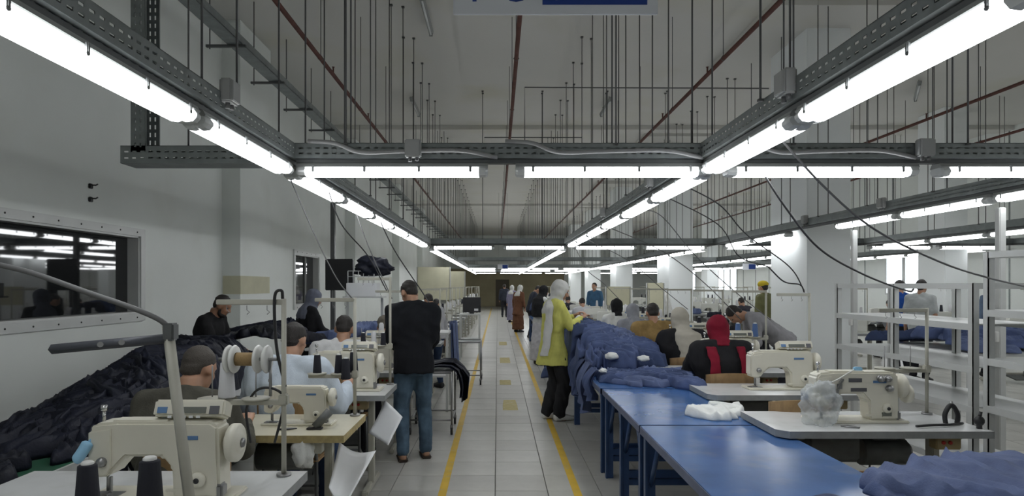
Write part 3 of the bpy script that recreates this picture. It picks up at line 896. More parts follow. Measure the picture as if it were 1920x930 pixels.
# cones and reels standing on them
cone('white', (-.955 - .255, 2.86, 1.15), 'tall white thread cone beside the grey-sweater operator', None, 1.12)
for k, (dx, dy, z, s) in enumerate([(-.245, 0, 1.078, .85), (-.105, 0, 1.078, .85), (-.05, -.04, 1.045, .95), (-.02, .05, 1.078, .95)]):
    cone('navy', (-.93 + dx, 4.17 + dy, z), ['navy thread cone at the left end of the four-cone stand', 'second navy thread cone from left on the four-cone stand',
         'lowest navy thread cone on the four-cone stand', 'rightmost navy thread cone on the four-cone stand'][k], None, s)
cone('navy', (-.92 - .23, 5.48, 1.138), 'navy thread cone left of the white cone beside the standing man', None, .75)
cone('white', (-.92 - .14, 5.48, 1.138), 'squat white thread cone beside the standing man', None, .8)
cone('navy', (-.92 - .06, 5.48, 1.138), 'navy thread cone right of the white cone beside the standing man', None, .75)
cone('navy', (2.67 - .08, 5.48, 1.03), 'tilted navy thread cone on the stand against the column', None, 1.0).rotation_euler = (0, R(-8), 0)
# second reels on the nearest stand: an axle with two white rims and brown thread
t = thing('tape_reel', 'white-rimmed reel of brown thread on the nearest left stand', 'reel', (-1.115, 2.86, 1.32))
for k, x in enumerate((-.085, -.06, .045, .085)):
    mbr = MB().lathe([(.02, -.006), (.058, -.008), (.064, 0), (.058, .008), (.02, .006)], 22, 0, Matrix.Translation((x, 0, 0)) @ Matrix.Rotation(R(90), 4, 'Y')).build('rim', 'whitish_plastic', t)
MB().cyl((-.052, 0, 0), (.037, 0, 0), .03, n=16).build('thread_winding', 'thread_brown', t)
MB().cyl((-.13, 0, 0), (.13, 0, 0), .008, n=8).build('axle', 'steel', t)
MB().cyl((.10, 0, 0), (.10, 0, -.165), .007, n=8).build('support', 'steel', t)

# leaning stand in front of the nearest left machine, with two navy cones
Y0 = 2.02
def at(px, py, Y): return Vector(((px - VX) * Y / FPX, Y, EYE - (py - VY) * Y / FPX))
t = thing('leaning_stand', 'white leaning thread stand in front of the nearest left machine', 'thread stand', at(368, 1010, Y0))
b0 = t.location.copy()
top_p = at(314, 610, Y0) - b0
MB().tube([(0, 0, -.05), top_p], .0185, 4).build('post', 'leg_cream', t)
a0 = at(96, 655, Y0) - b0; a1 = at(322, 634, Y0) - b0
ar = MB().tube([a0, a1], .0155, 4).build('guide_arm', mat('slate_steel', (.075, .08, .095), .5, metal=.3), t)
for px, py in ((188, 646), (228, 642)):
    MB().cyl(at(px, py, Y0 - .022) - b0, at(px, py, Y0) - b0, .009, n=10).build('screw', 'steel', ar)
MB().box(at(320, 622, Y0) - b0, (.035, .04, .055), 0, None, .005).build('clamp', 'galv_dark', t)
tz0 = .93 - b0.z
MB().box((-.19, 0, tz0 - .02), (.46, .05, .022), 0, None, .004).build('spool_arm', 'leg_cream', t)
cone('navy', at(164, 0, Y0) * 1.0 * Vector((1, 1, 0)) + Vector((0, 0, .922)) if False else Vector((at(164, 0, Y0).x, Y0, .922)), 'navy thread cone at the lower left corner on the leaning stand', None, 1.17)
cone('navy', Vector((at(281, 0, Y0).x, Y0, .922)), 'navy thread cone right of its twin on the leaning stand', None, 1.27)
# extras on the nearest left machine
tag(MB().tube(bez([at(180, 812, 2.5), at(172, 822, 2.5), at(158, 845, 2.48)], 4), .006, 6).tube(bez([at(166, 828, 2.49), at(158, 842, 2.48), at(147, 858, 2.47), at(141, 862, 2.47)], 4), [.012] + [.021] * 10 + [.018, .012], 10).build('foam_tube', 'light_blue'),
    'light blue foam sleeve hanging on the nearest left machine', 'foam sleeve')
tag(MB().ell((0, 0, 0), (.022, .014, .010)).ell((.022, .004, .004), (.012, .01, .008)).build('cotton_scrap', 'light_blue', None, (-1.33, 2.56, 1.13)), 'light blue scrap lying on top of the nearest left machine', 'scrap')

# items on the near tables
t = thing('roller_stub', 'short dark roller stub on the cream-topped table', 'roller', (-1.02, 3.80, .80))
MB().cyl((-.06, -.02, .012), (.02, .02, .10), .024, .026, n=14).build('roller', 'motor', t)
MB().box((-.06, -.02, .006), (.09, .05, .012), 0, None, .004).build('foot', 'dark_plastic', t)
def snip(loc, rz, lab):
    t = thing('thread_snips', lab, 'snips', loc, rz)
    for s in (-1, 1):
        MB().tube([(0, 0, .006), (.05, s * .014, .006), (.10, s * .004, .006)], [.006, .005, .002], 6).build('blade', 'steel' if s > 0 else 'dark_plastic', t)
snip((-1.28, 3.75, .80), .3, 'thread snips on the cream-topped table')
snip((2.15, 3.80, .80), 2.7, 'thread snips on the nearest right table')
tag(MB().tube(bez([at(1718, 803, 3.80), at(1745, 801, 3.82), at(1780, 800, 3.85), at(1805, 797, 3.9)], 5), .008, 6).build('black_rod', 'dark_plastic', None, (0, 0, .012)), 'black bent rod lying on the nearest right table', 'rod')
# black clamp lamps / wool pads on the right table
t = thing('black_clamp', 'black horseshoe clamp on the nearest right table', 'clamp', (2.80, 3.95, .80))
MB().tube(bez([(-.035, 0, 0), (-.04, 0, .05), (-.02, 0, .095), (0, 0, .11), (.02, 0, .095), (.04, 0, .05), (.035, 0, 0)], 4), .014, 8).build('bow', 'dark_plastic', t)
MB().cyl((0, 0, .10), (0, 0, .135), .008, n=8).build('stud', 'steel', t)
t = thing('table_clamp', 'small black clamp at the right end of the nearest right table', 'clamp', (2.86, 3.80, .80))
MB().ell((0, 0, .045), (.03, .025, .03)).cyl((0, 0, 0), (0, 0, .03), .016, n=10).cyl((.0, 0, .06), (.01, 0, .10), .009, n=8).build('knob_body', 'dark_plastic', t)
# plastic bag over the head of the heavy machine
def blob(name, c, rad, m, seed, amp=.25, n=3, res=.02):
    bm = bmesh.new(); bmesh.ops.create_icosphere(bm, subdivisions=n, radius=1)
    from mathutils import noise
    for v in bm.verts:
        q = v.co * 1.6 + Vector((seed, seed * .7, 0))
        k = 1 + amp * (noise.noise(q) + .35 * noise.noise(q * 2.7) + .45 * (.4 - abs(noise.noise(q * 2.2 + Vector((5, 1, 2))))) + .15 * (.4 - abs(noise.noise(q * 5))))
        v.co = Vector((v.co.x * rad[0] * k, v.co.y * rad[1] * k, max(-rad[2] * .96, v.co.z * rad[2] * k)))
    me = bpy.data.meshes.new(name); bm.to_mesh(me); bm.free()
    for p in me.polygons: p.use_smooth = True
    me.materials.append(M[m] if isinstance(m, str) else m)
    return link(name, me, None, c)
M['bag'] = mat('milky_plastic', (.62, .65, .66), .25, alpha=.42, var=.15, vscale=14, bump=1.0, bscale=30)
tag(blob('plastic_bag', (1.97, 3.90, .80 + .125), (.105, .09, .135), 'bag', 3, .42, 5), 'crumpled clear plastic bag over the nearest right machine head', 'bag')
t = thing('plug_lead', 'blue plug with white lead lying on the nearest right machine', 'lead', (2.25, 4.0, 1.125))
MB().box((0, 0, 0), (.05, .03, .03), 0, None, .006).build('plug', 'light_blue', t)
MB().tube(bez([(-.02, 0, 0), (-.1, -.06, -.02), (-.2, -.1, -.06), (-.28, -.1, -.08)], 5), .004, 6).build('lead', 'whitish_plastic', t)
t = thing('counter_box', 'black framed counter box behind the second right machine', 'counter', at(1565, 712, 5.2), 0)
MB().box((0, 0, 0), (.085, .03, .10), 0, (R(-10), 0, 0), .01).build('case', 'dark_plastic', t); MB().box((0, -.016, .005), (.05, .006, .06), 0, (R(-10), 0, 0)).build('screen', 'lcd', t)
MB().cyl((0, .01, -.04), (.0, .03, -.085), .009, n=8).build('stem', 'dark_plastic', t)

# white guard sheets hung under the left tables
def sheet(name, pts, lab, m='paper', th=.006, cat='sheet', bulge=.05):
    """quad sheet with curl; pts = 4 corners"""
    a, b, c, d = [Vector(p) for p in pts]
    nrm = (b - a).cross(d - a).normalized()
    n = 10; vs = []; fs = []
    for i in range(n + 1):
        for j in range(n + 1):
            u, v = i / n, j / n
            p = a.lerp(b, u).lerp(d.lerp(c, u), v) + nrm * bulge * (math.sin(PI * u) * .6 + math.sin(PI * v) * .6 * (1 - u))
            vs.append(p)
    for i in range(n):
        for j in range(n): fs.append((i * (n + 1) + j, (i + 1) * (n + 1) + j, (i + 1) * (n + 1) + j + 1, i * (n + 1) + j + 1))
    N = len(vs)
    vs2 = [p - nrm * th for p in vs]
    mb = MB().add(vs, fs, 0, True).add(vs2, [f[::-1] for f in fs], 0, True)
    rim = [i for i in range(n + 1)] + [i * (n + 1) + n for i in range(1, n + 1)] + [n * (n + 1) + j for j in range(n - 1, -1, -1)] + [i * (n + 1) for i in range(n - 1, 0, -1)]
    for q in range(len(rim)):
        i, j = rim[q], rim[(q + 1) % len(rim)]
        mb.f.append([i, j, N + j, N + i]); mb.m.append(0); mb.sm.append(False)
    return tag(mb.build(name, m), lab, cat)
sheet('guard_sheet', [at(722, 750, 5.0), at(755, 782, 4.8), at(728, 835, 4.6), at(692, 812, 4.9)], 'white guard sheet hanging below the third left table', bulge=.02)
sheet('guard_sheet', [at(636, 830, 4.0), at(705, 846, 4.0), at(655, 935, 3.4), at(616, 915, 3.5)], 'larger white guard sheet hanging below the cream-topped table', bulge=.07)
tag(blob('cloth_bundle', at(566, 850, 3.66) + Vector((0, 0, 0)), (.06, .05, .085), 'white_cloth', 8, .5, 3), 'white rag hanging below the front of the cream-topped table', 'rag')
# ------------------------------------------------------------------ blue work tables
def blue_table(x0, x1, y0, y1, z, label):
    t = thing('work_table', label, 'table', (x0, y0, 0))
    w, l = x1 - x0, y1 - y0
    MB().bx(0, w, 0, l, z - .004, z, 0).build('table_top', 'blue_top', t)
    MB().bx(-.004, .012, 0, l, z - .05, z - .004).bx(w - .012, w + .004, 0, l, z - .05, z - .004).bx(0, w, 0, .012, z - .05, z - .004).bx(0, w, l - .012, l, z - .05, z - .004).bx(.012, w - .012, .012, l - .012, z - .03, z - .004).build('edge_frame', 'blue_edge', t)
    ends = [0.06, l * .5, l - .06]
    for yy in ends:
        for xx in (.05, w - .05):
            MB().bx(xx - .025, xx + .025, yy - .025, yy + .025, 0, z - .03).bx(xx - .04, xx - .025, yy - .035, yy + .015, 0, z - .03).build('leg', 'blue_steel', t)
        MB().bx(.05, w - .05, yy - .02, yy + .02, .20, .25).build('cross_bar', 'blue_steel', t)
        MB().bx(.05, w - .05, yy - .01, yy + .03, .14, .185).build('cross_bar', 'blue_steel', t)
        for s, xx in ((1, .05), (-1, w - .05)):
            for s2 in (-1, 1):
                if (yy < .1 and s2 < 0) or (yy > l - .1 and s2 > 0): continue
                MB().tube([(xx, yy, z - .38), (xx, yy + s2 * .22, z - .05)], .016, 4).build('brace', 'blue_steel', t)
    return t
BZ = .75
blue_table(.915, 1.75, 1.5, 4.1, BZ, 'glossy blue work table cut by the lower picture edge')
blue_table(.915, 1.75, 4.13, 5.56, BZ, 'glossy blue work table with the white cloth, beside the nearest right machines')
blue_table(.90, 1.75, 5.60, 9.6, BZ, 'blue work table buried under blue garments')
blue_table(.90, 1.60, 10.2, 12.6, BZ, 'blue work table beyond the woman in yellow')

# ------------------------------------------------------------------ garments in heaps
from mathutils import noise as _n
def folds(x, y, s, ang):
    wx = .05 * _n.noise(Vector((x * 5, y * 5, s + 3))); wy = .05 * _n.noise(Vector((x * 5, y * 5, s + 9)))
    x += wx; y += wy
    u = x * math.cos(ang) + y * math.sin(ang); v = -x * math.sin(ang) + y * math.cos(ang)
    a = _n.noise(Vector((u * 13, v * 1.9, s)))
    b = _n.noise(Vector((u * 26, v * 3.6, s + 7)))
    c = _n.noise(Vector((u * 4 + 3, v * 4, s + 17)))
    return (1 - abs(a) * 3.0) * .62 + (1 - abs(b) * 2.8) * .26 + c * .35
def garment(name, label, group, cx, cy, w, l, rot, H, off, m, seed, amp=.022, lobes=4, cat='garment', nr=28, nt=112, fsc=1.0):
    """a crumpled piece of cloth lying on the height field H; thin, creased, with an irregular outline"""
    q = random.Random(seed)
    ph = q.uniform(0, 6.28); fa = rot + q.uniform(-.25, .25); cv = q.uniform(-.9, .9)
    la = q.uniform(.16, .34)
    vs = []; fs = []
    def P(r, t):
        rr = r * (1 + la * math.sin(lobes * t + ph) + .12 * math.sin(2 * t + ph * 2) + .16 * _n.noise(Vector((math.cos(t) * 3, math.sin(t) * 3, seed))) + .05 * math.sin(11 * t + ph))
        lx = rr * w / 2 * math.cos(t); ly = rr * l / 2 * math.sin(t); lx += cv * ly * ly
        x = cx + lx * math.cos(rot) - ly * math.sin(rot); y = cy + lx * math.sin(rot) + ly * math.cos(rot)
        return x, y
    def Z(x, y, r):
        e = 1 - max(0, (r - .86) / .14) ** 2 * .75
        h = H(x, y)
        return max(h + .004, h + (off + amp * folds(x * fsc, y * fsc, seed, fa)) * e)
    x, y = P(0, 0); vs.append((x, y, Z(x, y, 0)))
    for i in range(1, nr + 1):
        r = (i / nr) ** .8
        for k in range(nt):
            x, y = P(r, 2 * PI * k / nt)
            vs.append((x, y, Z(x, y, r)))
    last = 1 + (nr - 1) * nt
    base = len(vs)
    for k in range(nt):
        x, y, z = vs[last + k]
        vs.append((x, y, max(H(x, y) + .0008, z - .03)))
    vs.append((cx, cy, H(cx, cy) + .0008))
    for k in range(nt): fs.append((0, 1 + k, 1 + (k + 1) % nt))
    for i in range(nr - 1):
        for k in range(nt):
            k2 = (k + 1) % nt; a = 1 + i * nt; b = a + nt
            fs.append((a + k, b + k, b + k2, a + k2))
    for k in range(nt):
        k2 = (k + 1) % nt
        fs.append((last + k, base + k, base + k2, last + k2))
        fs.append((base + k2, base + k, len(vs) - 1))
    o = MB().add(vs, fs, 0, True).build(name, m)
    return tag(o, label, cat, group)
def heap(name, label, group, area, H, n, mats, seed, size=(.5, .8), offs=(.02, .07), amp=.025):
    q = random.Random(seed)
    x0, x1, y0, y1 = area
    for k in range(n):
        gx = (k * .6180339 + q.random() * .15) % 1; gy = (k + .5 + q.uniform(-.3, .3)) / n
        s = q.uniform(*size)
        nth = n - 1 - k
        lab = label + ', ' + (ORD[nth] + ' from the near end' if nth < 20 else 'toward the far end')
        garment(name, lab, group if nth >= 20 else None, x0 + (x1 - x0) * gx, y1 - (y1 - y0) * gy, s, s * q.uniform(1.5, 2.3), q.uniform(0, 3.1), H, q.uniform(*offs), q.choice(mats), seed * 37 + k, amp, q.choice((2, 3, 4, 5)))
def sstep(a, b, x):
    t = min(1, max(0, (x - a) / (b - a))); return t * t * (3 - 2 * t)

# dark heap on the green table between the left wall and the sewing line
GZ = .74; GX0, GX1 = -2.84, -2.17
t = thing('green_table', 'long green-topped table left of the sewing line under dark garments', 'table', (GX0, 1.8, 0))
MB().bx(0, GX1 - GX0, 0, 5.2, GZ - .035, GZ, 0).build('table_top', 'green_top', t)
MB().bx(-.03, 0, 0, 5.2, GZ - .05, GZ + .004).bx(GX1 - GX0, GX1 - GX0 + .015, 0, 5.2, GZ - .05, GZ + .004).build('edge_strip', 'white_frame', t)
for yy in (.15, 1.8, 3.4, 5.05):
    for xx in (.05, .62): MB().bx(xx - .025, xx + .025, yy - .025, yy + .025, 0, GZ - .035).build('leg', 'leg_cream', t)
def Hdark(x, y):
    # the heap climbs away from the camera
    k = sstep(3.35, 5.0, y) * (1 - sstep(5.5, 6.6, y))
    prof = math.exp(-(abs(x + 2.50) / .40) ** 3)
    z = GZ + (.30 * k + .05 * sstep(3.3, 3.8, y)) * prof + .05 * k * _n.noise(Vector((x * 4, y * 3, 2)))
    z = max(z, GZ)
    if x > GX1: z -= min(.45, (x - GX1) * 4)
    if x < GX0: z -= min(.45, (GX0 - x) * 3)
    return z
heap('dark_garment', 'navy garment heaped on the green table', 'navy garments heaped on the green table', (-2.78, -2.28, 3.6, 6.4), Hdark, 34, ('navy', 'navy_b'), 5, (.34, .5), (.03, .09), .062)
garment('dark_garment', 'navy garment at the lower left picture edge on the green table', None, -2.52, 3.0, .55, .42, .4, lambda x, y: GZ, .06, 'navy', 77, .045)
garment('dark_garment', 'navy garment spread flat with a white label on the green table', None, -2.45, 3.52, .62, .30, .15, lambda x, y: GZ, .025, 'navy_b', 78, .03)
tag(MB().box((0, 0, 0), (.05, .035, .006), 0, (.1, .15, .4), .002).build('cloth_label', 'paper', None, at(116, 834, 3.5)), 'small white label on the spread navy garment', 'label')

# blue heap in front of the woman in yellow
def Hblue(x, y):
    k = math.exp(-((y - 7.95) / .75) ** 2) * math.exp(-((x - 1.02) / .36) ** 2)
    k2 = math.exp(-((y - 7.5) / .75) ** 2) * math.exp(-((x - 1.45) / .45) ** 2)
    z = BZ + .30 * k + .16 * k2 + .03 * _n.noise(Vector((x * 4, y * 3, 5)))
    z = max(z, BZ)
    if x < .90: z = z - min(.42, (.90 - x) * 7)
    if x > 1.76: z = z - min(.2, (x - 1.76) * 3)
    return z
heap('blue_garment', 'blue garment heaped before the woman in yellow', 'blue garments heaped before the woman in yellow', (1.0, 1.62, 6.75, 8.9), Hblue, 34, ('blue_cloth', 'blue_cloth_b', 'blue_cloth_c'), 11, (.26, .42), (.03, .14), .085)
heap('blue_garment', 'blue garment spread at the near end of the heaped table', None, (1.08, 1.72, 5.75, 6.25), lambda x, y: BZ if .90 < x < 1.8 else BZ - .12 * min(1, max(.90 - x, x - 1.8) * 8), 12, ('blue_cloth', 'blue_cloth_b', 'blue_cloth_c'), 12, (.24, .36), (.02, .06), .06)
# pieces hanging over the table edge beside her
for k, (y, w, drop, m) in enumerate([(7.35, .34, .38, 'blue_cloth'), (7.0, .30, .30, 'blue_cloth_c'), (6.62, .34, .42, 'blue_cloth_b'), (6.2, .30, .22, 'blue_cloth')]):
    vs = []; fs = []; nu, nv = 18, 12; q = random.Random(k + 60)
    for i in range(nu + 1):
        u = i / nu
        for j in range(nv + 1):
            v = j / nv
            yy = y + (u - .5) * w * (1 + .25 * v) 
            zz = BZ + .10 - v * (drop + .10) * (1 - .35 * abs(u - .4))
            xx = .885 - .035 * math.sin(u * 14 + k) * (v + .2) - .06 * math.sin(PI * min(1, v * 1.2)) + .05 * (1 - v)
            vs.append((xx, yy, zz))
    for i in range(nu):
        for j in range(nv): fs.append((i * (nv + 1) + j, i * (nv + 1) + j + 1, (i + 1) * (nv + 1) + j + 1, (i + 1) * (nv + 1) + j))
    mb = MB().add(vs, fs, 0, True).add([(x + .025, y_, z) for x, y_, z in vs], [f[::-1] for f in fs], 0, True)
    tag(mb.build('hanging_garment', m), 'blue garment hanging off the heaped table, %s' % ['closest to the woman in yellow', 'second from the woman in yellow', 'third from the woman in yellow', 'nearest the camera'][k], 'garment')
for k, (px, py, Y, r, lab) in enumerate([(1147, 668, 6.6, .06, 'white fabric scrap between the two blue heaps'), (1206, 672, 6.5, .055, 'white fabric scrap at the right of the blue heaps'), (1131, 695, 6.0, .035, 'small white label on the near blue garments')]):
    p = at(px, py, Y); tag(blob('fabric_scrap', p, (r, r, r * .6), 'white_cloth', k + 20, .4, 3), lab, 'scrap')
# white cloth on the near blue table, blue cloth at the bottom edge
tb = lambda x, y: BZ
garment('white_cloth', 'crumpled white cloth on the glossy blue table', None, 1.50, 4.42, .38, .34, .2, tb, .03, 'white_cloth', 91, .04, 3, 'cloth', fsc=.7)
garment('white_cloth', 'white cloth tail under the corner of the nearest right table', None, 1.66, 4.62, .26, .22, .8, tb, .03, 'white_cloth', 92, .03, 3, 'cloth')
garment('blue_garment', 'blue garment at the lower right corner in front of the machine', None, 2.02, 2.66, .95, .62, .25, lambda x, y: .80, .045, 'blue_cloth_b', 93, .065, 3, fsc=.5)
garment('blue_garment', 'second blue garment bunched at the lower right corner', None, 1.78, 2.44, .6, .42, -.3, lambda x, y: .80, .035, 'blue_cloth', 98, .05, 2, fsc=.5)
garment('blue_garment', 'dark blue scrap of garment at the lower picture edge on the blue table', None, 1.28, 2.50, .36, .22, .2, tb, .03, 'blue_cloth_c', 94, .05, 3, fsc=.7)
# near white table at the lower right corner that carries the garment
tbl = dup(PRO_T[('t', 'table_white', 'edge_grey', 1.25)], (1.72, 2.30, 0), (0, 0, 0), 'white table at the lower right picture corner under a blue garment', 'table')
t = thing('carton', 'open carton with orange print under the nearest right table', 'carton', (2.06, 3.30, .36))
MB().bx(-.22, .22, -.12, .12, 0, .01).bx(-.22, .22, -.12, -.11, 0, .30).bx(-.22, .22, .11, .12, 0, .30).bx(-.22, -.21, -.12, .12, 0, .30).bx(.21, .22, -.12, .12, 0, .30).build('carton_body', 'card', t)
MB().box((-.22, 0, .32), (.10, .24, .006), 0, (0, .5, 0)).build('flap', 'paper', t); MB().box((.0, -.14, .32), (.44, .08, .006), 0, (.5, 0, 0)).build('flap', mat('orange_print', (.42, .17, .05), .6), t)
t = thing('low_stool', 'cream stool carrying the open carton', 'stool', (2.06, 3.30, 0))
MB().box((0, 0, .345), (.46, .3, .03), 0, None, .008).build('seat', 'leg_cream', t)
for a in (-1, 1):
    for b in (-1, 1): MB().bx(a * .19 - .015, a * .19 + .015, b * .11 - .015, b * .11 + .015, 0, .33).build('leg', 'leg_cream', t)

# ------------------------------------------------------------------ chairs
def chair():
    t = thing('chair', 'x', 'chair')
    MB().box((0, 0, .45), (.40, .38, .03), 0, None, .012).build('seat', 'wood_chair', t)
    vs = []; fs = []; n = 12
    for i in range(n + 1):
        a = -1 + 2 * i / n
        x = a * .21; y = -.20 - .05 * (1 - a * a); zt = .86 + .02 * (1 - a * a); zb = .70 - .0 * a
        vs += [(x, y, zb), (x, y, zt), (x, y - .016, zt), (x, y - .016, zb)]
    for i in range(n):
        for k in range(4): fs.append((i * 4 + k, i * 4 + (k + 1) % 4, (i + 1) * 4 + (k + 1) % 4, (i + 1) * 4 + k))
    fs += [(3, 2, 1, 0), tuple(n * 4 + k for k in range(4))]
    MB().add(vs, fs).build('backrest', 'wood_chair', t)
    for sx_ in (-1, 1):
        MB().tube([(sx_ * .18, -.17, 0), (sx_ * .18, -.17, .45), (sx_ * .18, -.21, .80)], .012, 8).build('back_leg', 'galv_dark', t)
        MB().tube([(sx_ * .18, .17, 0), (sx_ * .17, .16, .44)], .012, 8).build('front_leg', 'galv_dark', t)
    MB().cyl((-.18, -.17, .2), (.18, -.17, .2), .008, n=6).build('stretcher', 'galv_dark', t)
    return t
CH = [(-1.5, 3.30, 'under the man in the grey sweater'), (-1.42, 4.55, 'under the man in the pale blue shirt'), (-1.40, 5.82, 'under the man in the white sweater'),
      (2.05, 4.55, 'empty between the two nearest right tables'), (2.05, 5.86, 'under the woman in the red headscarf'), (2.07, 7.12, 'under the woman in the beige headscarf'), (2.09, 8.42, 'under the man in the tan sweater'),
      (2.1, 9.75, 'under the grey-scarfed woman'), (2.09, 11.05, 'under the black-scarfed woman')]
for x, y, lab in CH:
    c = get('chair', chair); c.location = (x, y, 0); c.rotation_euler = (0, 0, 0); tag(c, 'wooden-backed chair ' + lab, 'chair')

# ------------------------------------------------------------------ racks, poles
def rack(x0, x1, y0, y1, h, shelves, label):
    t = thing('shelf_rack', label, 'rack', (x0, y0, 0)); w, l = x1 - x0, y1 - y0
    for yy in (0, l / 2, l) if l > 1.4 else (0, l):
        for xx in (0, w):
            MB().bx(xx - .022, xx + .022, yy - .022, yy - .016, 0, h).bx(xx - .022, xx - .016, yy - .022, yy + .022, 0, h).build('post', 'white_rack', t)
    for z in shelves:
        s = MB().bx(-.02, w + .02, -.02, l + .02, z - .008, z).build('shelf', 'white_rack', t)
        MB().bx(-.024, -.018, -.02, l + .02, z - .045, z).bx(w + .018, w + .024, -.02, l + .02, z - .045, z).build('shelf_lip', 'white_rack', s)
    for xx in (0, w): MB().bx(xx - .02, xx + .02, -.02, l + .02, h - .04, h).build('top_rail', 'white_rack', t)
    for yy in (0, l): MB().bx(0, w, yy - .02, yy + .02, h - .04, h).build('top_rail', 'white_rack', t)
    return t
rack(3.22, 3.72, 4.33, 6.05, 1.665, (.42, .83, 1.10, 1.39), 'white steel shelf rack behind the nearest right machine')
rack(3.24, 3.78, 2.55, 4.22, 1.87, (.42, .86, 1.17, 1.49), 'taller white steel shelf rack at the right picture edge')
for (y, lab) in ((7.9, 'white power pole beside the broad column'), (5.6, 'white power pole behind the taller rack')):
    t = thing('power_pole', lab, 'pole', (4.4, y, 0))
    MB().box((0, 0, 1.17), (.06, .06, 2.32), 0, None, .006).build('pole', 'white_rack', t); MB().box((0, 0, .01), (.14, .14, .02)).build('base_plate', 'white_rack', t)
    MB().box((-.04, 0, 1.2), (.03, .05, .09), 0, None, .005).build('socket', 'whitish_plastic', t)
# garments table behind the racks
t = thing('white_table', 'white table with blue garments behind the racks', 'table', (5.6, 7.6, 0))
MB().box((1.2, .8, .82), (2.4, 1.6, .04), 0, None, .005).build('table_top', 'table_white', t)
for xx in (.06, 2.34):
    for yy in (.06, 1.54): MB().bx(xx - .03, xx + .03, yy - .03, yy + .03, 0, .8).build('leg', 'white_rack', t)
heap('blue_garment', 'blue garment on the white table behind the racks', 'blue garments on the white table behind the racks', (5.8, 7.8, 7.8, 9.0), lambda x, y: .84 + .16 * math.exp(-((y - 8.4) / .5) ** 2), 14, ('blue_cloth', 'blue_cloth_b', 'blue_cloth_c'), 21, (.4, .55), (.04, .12), .06)
# ------------------------------------------------------------------ trolleys by the aisle
def trolley(label, loc, rz, w, l, h, shelf=True):
    t = thing('trolley', label, 'trolley', loc, rz)
    for a in (-1, 1):
        for b in (-1, 1):
            MB().cyl((a * w / 2, b * l / 2, .11), (a * w / 2, b * l / 2, h), .011, n=8).build('upright', 'steel', t)
            c = MB().cyl((a * w / 2 - .012, b * l / 2, .045), (a * w / 2 + .012, b * l / 2, .045), .045, n=14).build('caster', 'dark_plastic', t)
            MB().box((a * w / 2, b * l / 2, .085), (.034, .05, .05), 0, None, .004).build('fork', 'steel', c)
    for z in (.16, h - .01):
        mb = MB()
        for a in (-1, 1): mb.cyl((a * w / 2, -l / 2, z), (a * w / 2, l / 2, z), .010, n=8)
        for b in (-1, 1): mb.cyl((-w / 2, b * l / 2, z), (w / 2, b * l / 2, z), .010, n=8)
        mb.build('rail_frame', 'steel', t)
    if shelf: MB().box((0, 0, h - .025), (w, l, .006)).build('mesh_shelf', 'galv', t)
    return t
p = at(835, 815, 7.07)
trolley('steel trolley with dark garments behind the standing man', (p.x - .16, 7.35, 0), 0, .46, .55, .70)
trolley('empty steel trolley farther along the left aisle line', (at(880, 720, 10.7).x - .02, 10.9, 0), 0, .42, .6, .72)
for k in range(7):
    # garments folded over the trolley rail
    q = random.Random(k + 5); y = 7.12 + .07 * k; x1 = p.x + .09 + .02 * (k % 3)
    prof = [(-.40, .73), (-.30, .75), (-.15, .765 + .02 * (k % 2)), (-.03, .76 + .02 * (k % 2)), (.05, .71), (.085 + .015 * (k % 3), .62), (.10, .52 - .03 * (k % 3)), (.09, .42 - .035 * (k % 2) - .02 * (k % 3))]
    vs = []; fs = []
    nv = 6
    for (dx, z) in prof:
        for j in range(nv + 1):
            vs.append((x1 + dx + .012 * math.sin(j * 2 + k), y + (j / nv - .5) * .13, z + .012 * math.sin(j * 1.7 + k * 2)))
    for i in range(len(prof) - 1):
        for j in range(nv): fs.append((i * (nv + 1) + j, (i + 1) * (nv + 1) + j, (i + 1) * (nv + 1) + j + 1, i * (nv + 1) + j + 1))
    mb = MB().add(vs, fs, 0, True).add([(x - .018, y_, z - .016) for x, y_, z in vs], [f[::-1] for f in fs], 0, True)
    tag(mb.build('dark_garment', q.choice(('navy', 'navy_b'))), 'dark garment folded over the trolley, %s from the near side' % ORD[k], 'garment')

# white frame stand with blue jeans cloth beyond the trolley, monitor stand
def frame_stand(x, y, w, d, h, lab):
    t = thing('frame_stand', lab, 'stand', (x, y, 0))
    for a in (-1, 1):
        for b in (-1, 1): MB().bx(a * w / 2 - .015, a * w / 2 + .015, b * d / 2 - .015, b * d / 2 + .015, 0, h).build('upright', 'white_rack', t)
    MB().box((0, 0, h), (w + .04, d + .04, .025)).build('top_board', 'white_rack', t); MB().box((0, 0, h * .45), (w, d, .02)).build('shelf', 'white_rack', t)
    return t
frame_stand(-.86, 8.6, .40, .5, 1.02, 'white frame stand beyond the trolley of dark garments')
frame_stand(-.62, 14.4, .42, .5, 1.0, 'white frame stand carrying the black monitor')
t = thing('monitor', 'black monitor seen from behind on the white stand', 'monitor', (-.58, 14.4, 1.0125))
MB().box((0, 0, .20), (.40, .05, .34), 0, None, .008).build('case', 'dark_plastic', t); MB().box((0, 0, .02), (.1, .1, .04)).build('foot', 'dark_plastic', t); MB().box((.10, -.027, .09), (.09, .004, .05)).build('sticker', 'paper', t)
for k in range(5):
    y = 8.9 + k * .12
    vs = []; fs = []
    for i in range(9):
        for j in range(7):
            u, v = i / 8, j / 6
            vs.append((-.62 + .03 * math.sin(v * 6 + k) + .05 * k * 0 + .03 * u, y + (v - .5) * .2, 1.12 - u * .62 + .02 * math.sin(v * 9)))
    for i in range(8):
        for j in range(6): fs.append((i * 7 + j, (i + 1) * 7 + j, (i + 1) * 7 + j + 1, i * 7 + j + 1))
    tag(MB().add(vs, fs, 0, True).add([(x - .03, y_, z) for x, y_, z in vs], [f[::-1] for f in fs], 0, True).build('denim_piece', 'blue_cloth_b'), 'blue denim piece beside the white frame stand, %s from the near side' % ORD[k], 'garment')
